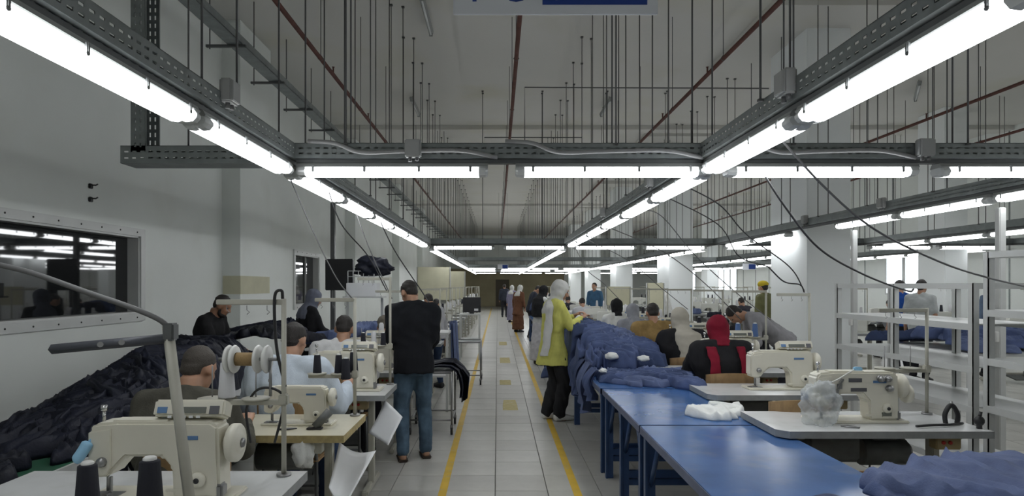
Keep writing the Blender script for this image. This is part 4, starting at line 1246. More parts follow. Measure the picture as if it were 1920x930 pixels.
heap('blue_garment', 'blue garment heaped on the far left sewing line', 'blue garments on the far left line', (-2.0, -1.2, 7.4, 8.6), lambda x, y: .95 + .1 * math.exp(-((x + 1.6) / .4) ** 2), 7, ('blue_cloth', 'blue_cloth_b', 'blue_cloth_c'), 31, (.3, .4), (.05, .14), .05)
t = thing('white_table', 'white table under blue garments behind the standing man', 'table', (-2.15, 7.2, 0))
MB().box((.55, .75, .925), (1.15, 1.5, .03), 0, None, .005).build('table_top', 'table_white', t)
for xx in (.06, 1.04):
    for yy in (.06, 1.44): MB().bx(xx - .025, xx + .025, yy - .025, yy + .025, 0, .91).build('leg', 'white_rack', t)
heap('dark_garment', 'dark blue garment beside the grey-scarfed woman at the left wall', 'dark garments at the left wall', (-3.0, -2.3, 6.9, 7.9), lambda x, y: .98 + .12 * math.exp(-((x + 2.6) / .4) ** 2), 6, ('navy', 'navy_b'), 41, (.32, .42), (.05, .14), .05)

# black box on its post near the left wall; shelf with bottles
t = thing('wall_post', 'dark steel post carrying the black box', 'post', (-2.34, 9.1, 0))
MB().bx(-.03, .03, -.03, .03, .0, 2.82).build('post', 'galv_dark', t); MB().box((0, 0, .01), (.16, .16, .02)).build('base_plate', 'galv_dark', t)
t = thing('black_box', 'black flat panel box mounted on the dark post', 'panel', (-2.22, 9.0, 1.58))
MB().box((0, 0, .22), (.40, .07, .44), 0, (0, 0, R(-6)), .008).build('case', 'dark_plastic', t)
MB().box((-.11, .0, -.12), (.03, .03, .24)).build('bracket', 'galv_dark', t)
t = thing('crate_shelf', 'white shelf board on a post left of the standing man', 'shelf', (-1.72, 8.2, 0))
MB().box((.02, 0, 1.50), (.50, .3, .02)).build('board', 'white_rack', t)
for xx in (-.2, .24): MB().bx(xx - .015, xx + .015, -.015, .015, 0, 1.49).build('post', 'white_rack', t)
t = thing('wire_basket', 'white carton with a wire basket on the shelf left of the standing man', 'basket', (-1.72, 8.2, 1.51))
MB().box((0, 0, .085), (.38, .26, .17), 0, None, .006).build('carton', 'paper', t)
mb = MB()
for k in range(6): mb.cyl((-.17 + k * .066, -.12, .17), (-.17 + k * .066, -.12, .32), .006, n=5)
mb.cyl((-.17, -.12, .32), (.16, -.12, .32), .006, n=5).cyl((-.17, -.12, .25), (.16, -.12, .25), .006, n=5)
mb.build('wire_front', 'white_rack', t)
tag(blob('black_bundle', (-1.58, 8.2, 1.88), (.24, .14, .12), 'navy', 14, .5, 4), 'black cloth bundle on top of the wire basket', 'bundle')
# paper taped on the pilaster, hooks on the wall
t = thing('paper_notice', 'blank beige paper wrapped around the left pilaster', 'paper', (-3.78, 9.4, 1.52))
MB().box((.003, .60, .135), (.004, 1.2, .27), 0).build('side_sheet', 'beige_paper', t)
MB().box((-.125, -.003, .135), (.26, .004, .27), 0).build('front_sheet', 'beige_paper', t)
for k, (px, py, lab) in enumerate([(168, 349, 'upper dark hook on the left wall'), (168, 374, 'lower dark hook on the left wall')]):
    Y = -XL * FPX / (VX - px); p = at(px, py, Y)
    t = thing('wall_hook', lab, 'hook', (XL, p.y, p.z))
    MB().box((.012, 0, 0), (.024, .05, .05), 0, None, .006).build('plate', 'dark_plastic', t); MB().tube([(.02, 0, .01), (.05, .02, .012), (.055, .04, .025)], .008, 6).build('hook_arm', 'dark_plastic', t)
# fire cabinet / red item, tall white boards on the far left line
tag(MB().box((0, 0, 0), (.12, .12, .42), 0, None, .05, 3).build('extinguisher', 'red_button', None, (-3.5, 22.0, 2.0)), 'red extinguisher on the far left wall', 'extinguisher') if False else None
for k, (x, y, w, z0, z1, lab) in enumerate([(-1.75, 17.5, .9, 1.25, 2.15, 'cream standing board on the far left line, nearest'), (-1.45, 20.5, .8, 1.2, 2.1, 'cream standing board on the far left line, second'), (2.75, 14.6, .55, 1.2, 1.62, 'cream standing board beyond the black-scarfed woman'), (3.35, 13.6, .36, 1.0, 1.7, 'cream standing board beside the second white column')]):
    t = thing('standing_board', lab, 'board', (x, y, 0))
    MB().box((0, 0, (z0 + z1) / 2), (w, .03, z1 - z0), 0, None, .004).build('board', 'beige_paper', t)
    for s in (-1, 1): MB().bx(s * w / 2 - .015, s * w / 2 + .015, -.015, .015, 0, z1).build('post', 'white_rack', t)

# ------------------------------------------------------------------ power cables
def cable(pts, lab, r=.006, m='black_cable'):
    tag(MB().tube(bez(pts, 8), r, 6).build('power_cable', m), lab, 'cable')
cable([(1.75, 4.30, 2.46), at(1470, 385, 4.3), at(1535, 465, 4.35), at(1620, 515, 4.5), at(1700, 545, 4.7), (3.25, 5.0, 1.62)], 'black power cable sagging from the first cross beam to the white rack', .007)
cable([(1.42, 3.3, 2.45), at(1545, 350, 3.4), at(1640, 430, 3.5), at(1760, 490, 3.7), at(1850, 520, 3.9), at(1935, 540, 4.1)], 'grey power cable sagging across to the right picture edge', .006, 'grey_cable')
cable([at(-30, 490, 2.0), at(60, 512, 2.0), at(160, 547, 2.0), at(250, 578, 2.0), at(300, 600, 2.01), at(318, 618, Y0)], 'grey cable rising from the left picture edge to the leaning stand', .009, 'grey_cable')
cable([at(1440, 500, 5.4), at(1470, 528, 5.42), at(1500, 534, 5.45), at(1508, 548, 5.48)], 'dark lead curling onto the stand against the column', .006)
cable([(1.4, 5.6, 2.46), at(1345, 420, 5.5), at(1385, 480, 5.45), at(1440, 500, 5.4)], 'dark lead dropping from the right aisle row past the column', .005)
cable([(1.35, 8.3, 2.44), at(1240, 470, 8.4), at(1320, 530, 8.3), at(1390, 600, 8.0)], 'thin lead dropping over the red headscarf', .006, 'grey_cable')
cable([(1.4, 10.5, 2.44), at(1180, 490, 10.4), at(1240, 540, 10.2), at(1290, 580, 10)], 'thin lead dropping over the beige headscarf', .006, 'grey_cable')
cable([(-1.45, 4.4, 2.44), at(590, 440, 4.3), at(630, 520, 4.2), at(662, 562, 4.17)], 'thin grey lead falling to the four-cone stand', .004, 'grey_cable')
cable([(-1.4, 6.2, 2.44), at(690, 460, 5.7), at(735, 560, 5.5)], 'thin grey lead falling beside the standing man', .005, 'grey_cable')
cable([(-1.38, 7.4, 2.44), at(740, 470, 7.4), at(790, 545, 7.2), at(806, 570, 7.0)], 'dark lead falling behind the head of the standing man', .007)
cable([at(530, 560, 2.86), at(528, 545, 2.84), at(516, 552, 2.84), at(515, 600, 2.85), at(520, 660, 2.86), at(535, 725, 2.86)], 'dark cable looped over the top of the tall near stand', .007, 'black_cable')
cable([at(470, 830, 2.9), at(462, 770, 2.88), at(480, 733, 2.86), at(510, 728, 2.86), at(533, 745, 2.86), at(528, 780, 2.88), at(515, 830, 2.9)], 'dark cable looping under the white cone stand', .006)

# bundles lying on the far tables
qb = random.Random(12)
for k in range(26):
    x0, lab = [(LX, 'far left line'), (RX, 'far right line'), (5.6, 'line beyond the columns'), (8.2, 'line near the right wall')][k % 4]
    j = k // 4
    y0 = [9.2 + 1.5 * j, 12.9 + 1.6 * j, 11.2 + 1.9 * j, 10.5 + 2.1 * j][k % 4]
    mm = qb.choice(('white_cloth', 'navy_b', 'blue_cloth_b', 'white_cloth'))
    garment('cloth_bundle', '%s cloth bundle on the %s table of the %s' % ({'white_cloth': 'white', 'navy_b': 'navy', 'blue_cloth_b': 'blue'}[mm], ORD[j], lab), None, x0 + .22, y0 + .28, .32, .45, qb.uniform(0, 3), lambda x, y: .80, qb.uniform(.08, .22), mm, 300 + k, .06, 3, 'bundle', 12, 48)

sheet('blue_rag', [at(1503, 735, 4.92), at(1547, 735, 4.92), at(1549, 772, 4.90), at(1501, 770, 4.90)], 'blue rag hanging off the front of the second right table', 'blue_cloth_b', .006, 'rag', .012)

cable([(1.44, 6.6, 2.44), at(1240, 405, 6.6), at(1300, 475, 6.7), at(1370, 540, 6.8), at(1445, 600, 6.9)], 'grey lead slanting from the right aisle row past the broad column', .005, 'grey_cable')
cable([(1.44, 5.0, 2.44), at(1350, 385, 5.1), at(1400, 440, 5.2), at(1480, 500, 5.4), at(1508, 545, 5.48)], 'dark lead slanting onto the stand against the column', .005)
cable([(-1.36, 5.1, 2.44), at(640, 420, 5.1), at(690, 480, 5.3), at(725, 545, 5.4)], 'dark lead slanting from the left row toward the standing man', .005)
cable([(1.42, 12.0, 2.44), at(1100, 505, 12.0), at(1130, 530, 11.8), at(1160, 560, 11.6)], 'thin lead slanting over the black headscarf', .007, 'grey_cable')
blue_table(.92, 1.58, 14.3, 18.9, BZ, 'blue work table under dark garments far along the aisle')
heap('dark_garment', 'dark garment piled far along the right of the aisle', None, (1.15, 1.42, 14.7, 18.4), lambda x, y: BZ + .34 * math.exp(-((x - 1.25) / .35) ** 4) if .9 < x < 1.62 else BZ - .1, 12, ('navy_b', 'blue_cloth_c', 'navy'), 51, (.26, .34), (.06, .16), .07)
# ------------------------------------------------------------------ people
JOBS = []
def remesh_later(o, vox, smooth=5, fold=0.0, fscale=9.0, seed=0, axis=None):
    JOBS.append((o, vox, smooth, fold, fscale, seed))
def Rx(a): return Matrix.Rotation(a, 3, 'X')
def Ry(a): return Matrix.Rotation(a, 3, 'Y')
def Rz(a): return Matrix.Rotation(a, 3, 'Z')
def ik(a, c, l1, l2, hint):
    d = c - a; L = min(d.length, (l1 + l2) * .995)
    dn = d.normalized(); c = a + dn * L
    x = (l1 * l1 - l2 * l2 + L * L) / (2 * L); h = math.sqrt(max(1e-6, l1 * l1 - x * x))
    hp = hint - dn * hint.dot(dn)
    if hp.length < 1e-4: hp = Vector((0, -1, 0))
    return a + dn * x + hp.normalized() * h, c
def chain(mb, pts, rads, n=12):
    """overlapping balls and cones; the voxel skin makes one surface of them"""
    for i, (p, r) in enumerate(zip(pts, rads)):
        mb.ell(p, (r, r, r), None, n, 8)
        if i: mb.tube([pts[i - 1], p], [rads[i - 1], r], n)
def torso_rings(mb, T, rows, n=18):
    rg = []
    for (z, a, b, yo) in rows:
        rg.append((T(Vector((0, yo, z))), T.rot @ Vector((a, 0, 0)), T.rot @ Vector((0, b, 0))))
    mb.loft(rg, n)
class TF:
    def __init__(s, o, rot, k): s.o = o; s.rot = rot; s.k = k
    def __call__(s, p): return s.o + s.rot @ (Vector(p) * s.k)

def person(label, loc, yaw, h=1.7, sit=False, lean=.05, side=0.0, turn=0.0, head=(0.0, 0.0), hands=None, seat=.47, feet=None,
           top=None, sleeve=1.0, hem=.06, bottom=None, skirt=False, scarf=None, drape='round', hair='hair', hairlen=0, beard=False, skin='skin',
           vox=.014, female=False, shoes='dark_plastic', fingers=False, group=None, cap=None, loose=0.0, collar=False, scarf_tails=False, sandals=False, fold=.008, bulk=1.0):
    s = h / 1.7
    t = thing('person', label, 'person', loc, yaw, group)
    fw = .92 if female else 1.0
    hipz = (seat + .10) if sit else .92 * s
    hip = Vector((0, -.02 if sit else 0, hipz))
    rot = Rz(turn) @ Ry(side) @ Rx(-lean)
    T = TF(hip, rot, s)
    neck = T((0, .015, .55))
    # legs
    hips = [hip + Vector((k * .085 * s, 0, -.01)) for k in (-1, 1)]
    knees, ankles = [], []
    for i, k in enumerate((-1, 1)):
        if sit:
            kn = hips[i] + Vector((k * .06, .42 * s, -.02)); an = Vector((kn.x + k * .01, kn.y + (feet[i][1] if feet else .02), .085))
        else:
            fx, fy = feet[i] if feet else (k * .10, .0)
            an = Vector((fx, fy, .085)); kn, an = ik(hips[i], an, .44 * s, .41 * s, Vector((k * .1, 1, 0)))
        knees.append(kn); ankles.append(an)
    # arms
    hands = hands or [None, None]
    sh, el, wr = [], [], []
    for i, k in enumerate((-1, 1)):
        a = T((k * .180 * fw * (1 + (bulk - 1) * .7), 0, .485))
        tgt = hands[i]
        if tgt is None: tgt = Vector((k * .16, .45, .88)) if sit else Vector((k * .27, .06, .80 * s))
        e, w = ik(a, Vector(tgt), .285 * s, .25 * s, Vector((k * .40, -.30, -1.0)))
        sh.append(a); el.append(e); wr.append(w)
    hr = rot @ Rz(head[1]) @ Rx(-head[0])
    hc = neck + (rot @ Rx(-head[0] * .5)) @ Vector((0, .02, .045 * s)) + hr @ Vector((0, .012, .10 * s))
    Hd = TF(hc, hr, s)
    Hm = Matrix.Translation(hc) @ hr.to_4x4() @ Matrix.Scale(s, 4)
    # ---- body
    mb = MB()
    torso_rings(mb, T, [(-.11, .10, .085, 0), (-.05, .15 * fw, .11, 0), (.02, .16 * fw, .115, 0), (.12, .14 * fw, .10, 0), (.26, .145 * fw, .105, .005), (.38, .165 * fw, .112, .005), (.46, .165 * fw, .095, 0), (.52, .09, .07, .005), (.56, .058, .056, .012), (.64, .054, .056, .025)])
    for i in (0, 1):
        chain(mb, [hips[i], hips[i].lerp(knees[i], .5), knees[i]], [.088 * s, .075 * s, .056 * s])
        chain(mb, [knees[i], knees[i].lerp(ankles[i], .4), ankles[i]], [.055 * s, .054 * s, .037 * s])
        f = ankles[i]
        chain(mb, [f + Vector((0, -.03, -.045)), f + Vector((0, .07, -.05)), f + Vector((0, .15, -.062))], [.036, .038, .022])
        chain(mb, [sh[i], sh[i].lerp(el[i], .5), el[i]], [.056 * s, .047 * s, .040 * s])
        d = (wr[i] - el[i]).normalized()
        chain(mb, [el[i], el[i].lerp(wr[i], .35), wr[i]], [.040 * s, .038 * s, .027 * s])
        # hand
        k = (-1, 1)[i]
        lat = d.cross(Vector((0, 0, 1)));
        if lat.length < .2: lat = Vector((0, 1, 0)) * -1
        lat.normalize(); nrm = lat.cross(d).normalized()
        pe = wr[i] + d * .085 * s
        mb.loft([(wr[i] - d * .01, lat * .028, nrm * .022), (wr[i] + d * .03, lat * .038, nrm * .018), (pe, lat * .042, nrm * .015), (pe + d * .008, lat * .034, nrm * .010)], 12)
        dn = -nrm if nrm.z > 0 else nrm
        for q, (off, L) in enumerate(((-.031, .062), (-.0105, .075), (.0105, .070), (.031, .055))):
            b = pe + lat * off - d * .006
            m1 = b + (d * .9 + dn * .35).normalized() * L * .55; m2 = m1 + (d * .5 + dn * .85).normalized() * L * .5
            chain(mb, [b, m1, m2], [.0095, .009, .0078], 8)
        inner = lat * (1 if lat.x * k < 0 else -1)
        b = wr[i] + d * .03 + inner * .03
        chain(mb, [b, b + (d * .6 + inner * .6 + dn * .3).normalized() * .035, b + (d * .85 + inner * .35 + dn * .45).normalized() * .065], [.013, .0105, .009], 8)
    # head with a face
    mb.ell((0, -.012, .022), (.075, .095, .092), Hm, 18, 12)
    mb.ell((0, .028, -.045), (.056, .060, .076), Hm, 16, 12)
    mb.ell((0, .062, -.098), (.027, .024, .022), Hm, 10, 8)
    mb.ell((0, .066, .030), (.052, .022, .013), Hm, 12, 8)
    for k in (-1, 1):
        mb.ell((k * .037, .058, -.022), (.022, .022, .020), Hm, 10, 8)
        mb.ell((k * .078, -.006, -.012), (.011, .024, .033), Hm, 10, 8)
    mb.tube([Hd((0, .082, .016)), Hd((0, .108, -.026))], [.010 * s, .0155 * s], 8)
    mb.ell((0, .100, -.030), (.018, .014, .010), Hm, 8, 6)
    mb.ell((0, .082, -.060), (.026, .010, .0065), Hm, 10, 6); mb.ell((0, .080, -.071), (.022, .010, .007), Hm, 10, 6)
    body = mb.build('body', skin, t)
    remesh_later(body, min(vox, .0065 if fingers else vox), 3)
    if vox < .02:
        for k in (-1, 1):
            MB().ell((k * .031, .070, .006), (.013, .012, .009), Hm, 10, 8).build('eye', 'dark_plastic', t)
    if beard:
        mb = MB(); mb.ell((0, .034, -.090), (.056, .056, .038), Hm, 16, 10); mb.ell((-.052, .015, -.055), (.012, .022, .045), Hm, 10, 8); mb.ell((.052, .015, -.055), (.012, .022, .045), Hm, 10, 8); o = mb.build('beard', 'hair', t); remesh_later(o, .010, 3)
        # keep nose and lips in front: beard sits slightly lower than the cheeks
    # ---- trousers or skirt
    if bottom is not None:
        mb = MB(); nm = 'trousers'
        if skirt and not sit:
            nm = 'skirt'
            rows = [(hipz + .10 * s, .15, .115), (hipz, .18, .14), (hipz - .3 * s, .20, .17), (.45, .21, .185), (.10, .225, .20)]
            mb.loft([(Vector((0, 0, z)), Vector((a, 0, 0)), Vector((0, b, 0))) for z, a, b in rows], 22)
        else:
            g = 1.0 + loose; tk = .86 if (hem > .2 and not sit) else 1.0
            torso_rings(mb, T, [(-.12, .11 * tk, .10 * tk, 0), (-.05, .168 * fw * tk, .13 * tk, 0), (.03, .172 * fw * tk, .128 * tk, 0), (.12, .152 * fw * tk, .115 * tk, 0)])
            for i in (0, 1):
                chain(mb, [hips[i], hips[i].lerp(knees[i], .5), knees[i]], [.102 * s * tk, .090 * s * (1 + loose * .6) * tk, .072 * s * g])
                lo = ankles[i] + Vector((0, -.01, .01))
                chain(mb, [knees[i], knees[i].lerp(lo, .5), lo], [.071 * s * g, .068 * s * g, .060 * s * g])
        o = mb.build(nm, bottom, t); remesh_later(o, vox, 4, fold, 10, len(label))
    # ---- top
    if top is not None:
        mb = MB(); e = .020 + loose * .02
        kb = bulk; lh = max(0, hem - .12) * .35
        rows = [(-hem, (.172 + loose * .05) * fw * kb + e * .5 + lh * .3, .134 + e * .5 + lh * 1.5 + (.02 if hem > .2 else 0), .03 if hem > .2 else 0), (.04, .165 * fw * kb + e, .124 * kb + e, 0), (.14, .155 * fw * kb + e, .114 * kb + e, 0), (.27, .160 * fw * kb + e, .116 * kb + e, .004), (.39, .178 * fw * kb + e * .7, .122 * kb + e * .7, .002), (.465, .172 * fw * kb + e * .8, .106 + e * .6, -.004), (.515, .128, .094, -.002), (.55, .086, .084, .008)]
        if collar: rows += [(.592, .074, .076, .016)]
        torso_rings(mb, T, rows, 22)
        for i, k in enumerate((-1, 1)):
            chain(mb, [T((k * .055, -.005, .53)), T((k * .12 * fw, -.004, .50)), sh[i]], [.066 * s, .074 * s * bulk, .080 * s * bulk])
            chain(mb, [sh[i], T((k * .165 * fw * bulk, -.02, .36)), T((k * .15 * fw * bulk, 0, .22))], [.080 * s * bulk, .078 * s * bulk, .07 * s])
            mid = sh[i].lerp(el[i], .5)
            if sleeve >= .9:
                chain(mb, [sh[i], mid, el[i]], [.080 * s * bulk, (.068 + loose * .02) * s * bulk, (.060 + loose * .02) * s * bulk])
                end = el[i].lerp(wr[i], .93)
                chain(mb, [el[i], el[i].lerp(end, .5), end], [(.060 + loose * .02) * s * bulk, (.056 + loose * .015) * s * bulk, .042 * s])
            else:
                end = sh[i].lerp(el[i], .75)
                chain(mb, [sh[i], end], [.074 * s, .062 * s])
        o = mb.build('shirt' if not (female and hem > .2) else 'tunic', top, t); remesh_later(o, vox, 4, fold, 9, len(label) * 3)
    # ---- headscarf or hair
    if scarf is not None:
        mb = MB()
        mb.ell((0, -.034, .020), (.104, .114, .112), Hm, 20, 14)
        mb.ell((0, -.026, -.045), (.102, .094, .11), Hm, 18, 12)
        mb.ell((0, .035, -.105), (.062, .052, .035), Hm, 14, 10)
        n0 = neck + rot @ Vector((0, .0, .03))
        rg = [(hc + hr @ Vector((0, -.005, -.05 * s)), hr @ Vector((.085, 0, 0)), hr @ Vector((0, .082, 0))), (n0, rot @ Vector((.088, 0, 0)), rot @ Vector((0, .088, 0))),
              (T((0, .0, .515)), rot @ Vector((.145, 0, 0)), rot @ Vector((0, .115, 0))), (T((0, 0, .44)), rot @ Vector((.175, 0, 0)), rot @ Vector((0, .14, 0))), (T((0, .0, .38)), rot @ Vector((.165, 0, 0)), rot @ Vector((0, .138, 0)))]
        if drape == 'long':
            rg = [rg[0], (n0, rot @ Vector((.105, 0, 0)), rot @ Vector((0, .105, 0))), (T((.02, -.035, .52)), rot @ Vector((.165, 0, 0)), rot @ Vector((0, .15, 0))), (T((.04, -.05, .40)), rot @ Vector((.185, 0, 0)), rot @ Vector((0, .165, 0))), (T((.05, -.07, .12)), rot @ Vector((.165, 0, 0)), rot @ Vector((0, .15, 0)))]
        if drape == 'none': rg = rg[:2] + [(T((0, .0, .525)), rot @ Vector((.115, 0, 0)), rot @ Vector((0, .10, 0)))]
        mb.loft(rg, 22)
        if scarf_tails:   # long ends hanging down the back
            if scarf_tails == 1:      # one long end on the left of the back
                tt = rot @ Vector((.60, .80, 0)); nn = rot @ Vector((.80, -.60, 0))
                mb.loft([(T((.06, -.075, .55)), tt * .05, nn * .035), (T((.145, -.115, .47)), tt * .055, nn * .035), (T((.155, -.120, .38)), tt * .055, nn * .024), (T((.155, -.125, .20)), tt * .058, nn * .024), (T((.165, -.150, .0)), tt * .06, nn * .024), (T((.170, -.175, -.12)), tt * .058, nn * .02)], 14)
            for k, w in () if scarf_tails == 1 else ((-1, .055), (1, .045)):
                x = k * .135 if scarf_tails == 2 else -.05; yb = .124 * bulk + .022 + loose * .02
                mb.loft([(T((x, -.10, .52)), rot @ Vector((w, 0, 0)), rot @ Vector((0, .03, 0))), (T((x, -yb, .38)), rot @ Vector((w, 0, 0)), rot @ Vector((0, .016, 0))), (T((x, -yb - .004, .15)), rot @ Vector((w, 0, 0)), rot @ Vector((0, .014, 0))), (T((x, -yb - .008, -.06)), rot @ Vector((w, 0, 0)), rot @ Vector((0, .014, 0)))], 14)
        o = mb.build('headscarf', scarf, t); remesh_later(o, min(vox, .013), 4, fold * .8, 11, len(label) * 5)
    else:
        mb = MB()
        mb.ell((0, -.022, .036), (.0815, .094, .088), Hm, 20, 14)
        mb.ell((0, -.055, -.015), (.066, .052, .058), Hm, 14, 10)
        if hairlen: mb.ell((0, -.03, .05), (.088, .10, .085), Hm, 18, 12)
        o = mb.build('hair', hair, t); remesh_later(o, min(vox, .010), 2, .004, 40, 5)
    if cap is not None:
        o = MB().ell((0, -.01, .06), (.098, .112, .075), Hm, 18, 12).build('cap', cap, t); remesh_later(o, .012, 3, .004, 12, 3)
    # ---- shoes
    if shoes:
        for i in (0, 1):
            f = ankles[i]; mb = MB()
            if sandals:
                mb.box((f.x, f.y + .06, .012), (.095, .27, .022), 0, None, .010)
                mb.tube([f + Vector((-.045, .06, -.055)), f + Vector((0, .09, -.018)), f + Vector((.045, .06, -.055))], .011, 6)
                mb.build('sandal', shoes, t)
            else:
                mb.loft([(f + Vector((0, -.075, -.035)), Vector((.030, 0, 0)), Vector((0, 0, .036))), (f + Vector((0, -.05, -.036)), Vector((.043, 0, 0)), Vector((0, 0, .047))), (f + Vector((0, .03, -.030)), Vector((.048, 0, 0)), Vector((0, 0, .053))), (f + Vector((0, .11, -.048)), Vector((.050, 0, 0)), Vector((0, 0, .036))), (f + Vector((0, .175, -.056)), Vector((.040, 0, 0)), Vector((0, 0, .027))), (f + Vector((0, .20, -.060)), Vector((.018, 0, 0)), Vector((0, 0, .015)))], 14)
                mb.build('shoe', shoes, t)
    return t

C_ = {}
def cl(n, r, g, b, var=.15):
    return cloth(n, (r, g, b), var)
# standing man in the black shirt
person('man in a black shirt and blue jeans standing at the left of the aisle', (-.79, 6.02, 0), R(14), 1.70, lean=.10, head=(.55, R(22)), hands=[(-.12, .36, 1.02), (.17, .34, .98)], feet=[(-.10, .02), (.13, .10)],
       top=cl('black_shirt', .010, .011, .014), bulk=1.06, bottom=cl('blue_jeans', .075, .12, .17, .3), hair='hair', skin='skin', vox=.012, shoes=mat('brown_sandal', (.045, .03, .022), .6), sandals=True, loose=.06, hem=.10, collar=True)
# woman in yellow
person('woman in a yellow shirt and white headscarf standing at the blue garments', (.67, 7.85, 0), R(-72), 1.69, lean=.04, head=(.40, R(-4)), hands=[(-.07, .33, 1.27), (.08, .36, 1.25)], feet=[(-.08, -.03), (.09, .06)],
       top=cl('yellow_shirt', .60, .59, .16), bottom=cl('charcoal_trousers', .022, .022, .024), scarf=cl('white_headscarf', .58, .58, .56, .05), female=True, vox=.012, fingers=True, shoes='whitish_plastic', hem=.24, loose=.34, scarf_tails=1, drape='round', fold=.010)
# left line operators
person('man in a grey-olive sweater sewing at the cream-topped table', (-1.60, 3.16, 0), R(-4), 1.68, sit=True, lean=.26, bulk=1.12, head=(.25, R(-14)), top=cl('olive_grey_sweater', .075, .072, .058), bottom=cl('dark_trousers', .02, .02, .025), hair='hair_b', vox=.011, loose=.1, collar=True)
person('man in a pale blue shirt sewing at the third left table', (-1.46, 4.42, 0), R(-4), 1.74, sit=True, bulk=1.22, lean=.12, head=(.22, R(-12)), hands=[(-.28, .36, .90), (.34, .30, .92)], top=cl('pale_blue_shirt', .50, .56, .63, .06), bottom=cl('denim_blue', .03, .05, .10), hair='hair', vox=.012, loose=.25, collar=True, fold=.011)
person('man in a white lettered sweater sewing at the fourth left table', (-1.42, 5.75, 0), R(-2), 1.74, sit=True, bulk=1.18, lean=.16, head=(.35, R(8)), top=cl('white_sweater', .58, .58, .58, .06), bottom=cl('dark_trousers', .02, .02, .025), hair='hair', vox=.013, loose=.2)
person('person with grey-brown hair bent behind the white sweater', (-1.32, 6.95, 0), R(-10), 1.66, sit=True, lean=.30, head=(.4, 0), top=cl('brown_jacket', .12, .075, .045), bottom=cl('dark_trousers', .02, .02, .025), hair=mat('ash_hair', (.13, .115, .09), .7, bump=.6, bscale=200), vox=.014, hairlen=1)
person('bearded man in a black shirt behind the dark heap at the left wall', (-3.06, 6.65, 0), R(-95), 1.56, lean=.22, head=(.30, R(5)), hands=[(-.15, .40, .95), (.12, .42, .95)], top=cl('black_tee', .012, .012, .013), bottom=cl('dark_trousers', .02, .02, .025), hair='hair', beard=True, skin='skin_b', vox=.012, sleeve=.5)
person('woman in a grey headscarf and black top at the left wall', (-2.48, 8.25, 0), R(-50), 1.58, lean=.08, head=(.35, 0), hands=[(-.12, .36, 1.0), (.12, .36, 1.0)], top=cl('black_top', .014, .014, .016), bottom=cl('dark_trousers', .02, .02, .025), scarf=cl('grey_headscarf', .13, .14, .18), female=True, vox=.015)
person('dark-haired person in pale clothes behind the standing man', (-1.0, 10.25, 0), R(40), 1.52, lean=.2, head=(.3, 0), top=cl('pale_grey_top', .40, .40, .42), bottom=cl('denim_blue', .03, .05, .10), hair='hair', vox=.016)
# right line operators
person('woman in a red headscarf with red scarf ends over a black top', (2.06, 5.84, 0), R(2), 1.70, sit=True, bulk=1.30, lean=.14, head=(.30, R(4)), top=cl('black_top', .014, .014, .016), bottom=cl('dark_trousers', .02, .02, .025), scarf=cl('red_headscarf', .17, .008, .022), female=True, vox=.012, scarf_tails=2, drape='none', loose=.45)
person('woman in a long beige headscarf over black', (2.06, 7.06, 0), R(8), 1.76, sit=True, bulk=1.2, lean=.12, head=(.3, R(-10)), top=cl('black_top', .014, .014, .016), bottom=cl('dark_trousers', .02, .02, .025), scarf=cl('beige_headscarf', .40, .375, .32, .06), female=True, vox=.013, drape='long', loose=.4)
person('man in a tan ribbed sweater with short dark hair', (2.07, 8.38, 0), R(4), 1.80, sit=True, bulk=1.25, lean=.12, head=(.22, R(-4)), top=cl('tan_sweater', .25, .165, .065, .25), bottom=cl('dark_trousers', .02, .02, .025), hair='hair', vox=.013, loose=.3)
person('woman in a grey headscarf and grey top beside the tan sweater', (2.09, 9.68, 0), R(5), 1.72, sit=True, bulk=1.15, lean=.18, head=(.3, 0), top=cl('grey_top', .22, .225, .25), bottom=cl('dark_trousers', .02, .02, .025), scarf=cl('mid_grey_headscarf', .25, .255, .28), female=True, vox=.015, loose=.3)
person('woman in a black headscarf and white top', (2.07, 11.0, 0), R(10), 1.78, sit=True, bulk=1.1, lean=.06, head=(.2, 0), top=cl('white_top', .55, .55, .53), bottom=cl('dark_trousers', .02, .02, .025), scarf=cl('black_headscarf', .012, .012, .013), female=True, vox=.016, drape='none')
person('man in a grey shirt bending low over a machine by the column', (3.66, 8.15, 0), R(80), 1.72, lean=.95, head=(.25, 0), hands=[(-.15, .62, .92), (.15, .62, .92)], top=cl('stone_grey_shirt', .27, .265, .28), bottom=cl('dark_trousers', .02, .02, .025), hair='hair', vox=.014, loose=.3)
# farther people
person('woman in a black headscarf and pale long coat behind the woman in yellow', (.88, 13.3, 0), R(-60), 1.62, lean=.05, head=(.3, 0), hands=[(-.1, .35, 1.0), (.1, .35, 1.0)], top=cl('white_top', .55, .55, .53), bottom=cl('pale_grey_coat', .46, .45, .47), skirt=True, scarf=cl('black_headscarf', .012, .012, .013), female=True, vox=.018, drape='long')
person('woman in brown with a white headscarf far along the aisle', (.72, 22.5, 0), R(-40), 1.64, lean=.1, head=(.3, 0), top=cl('brown_coat', .13, .06, .035), bottom=cl('brown_coat', .13, .06, .035), skirt=True, scarf=cl('white_headscarf', .58, .58, .56, .05), female=True, vox=.022, hem=.3)
person('person in dark clothes far along the aisle beside the brown coat', (1.02, 20.0, 0), R(-80), 1.66, lean=.25, head=(.4, 0), top=cl('dark_slate', .03, .035, .05), bottom=cl('dark_trousers', .02, .02, .025), hair='hair', vox=.02)
person('farthest person in dark clothes at the end of the aisle', (.35, 33.0, 0), R(0), 1.68, top=cl('dark_slate', .03, .035, .05), bottom=cl('dark_trousers', .02, .02, .025), hair='hair', vox=.025)
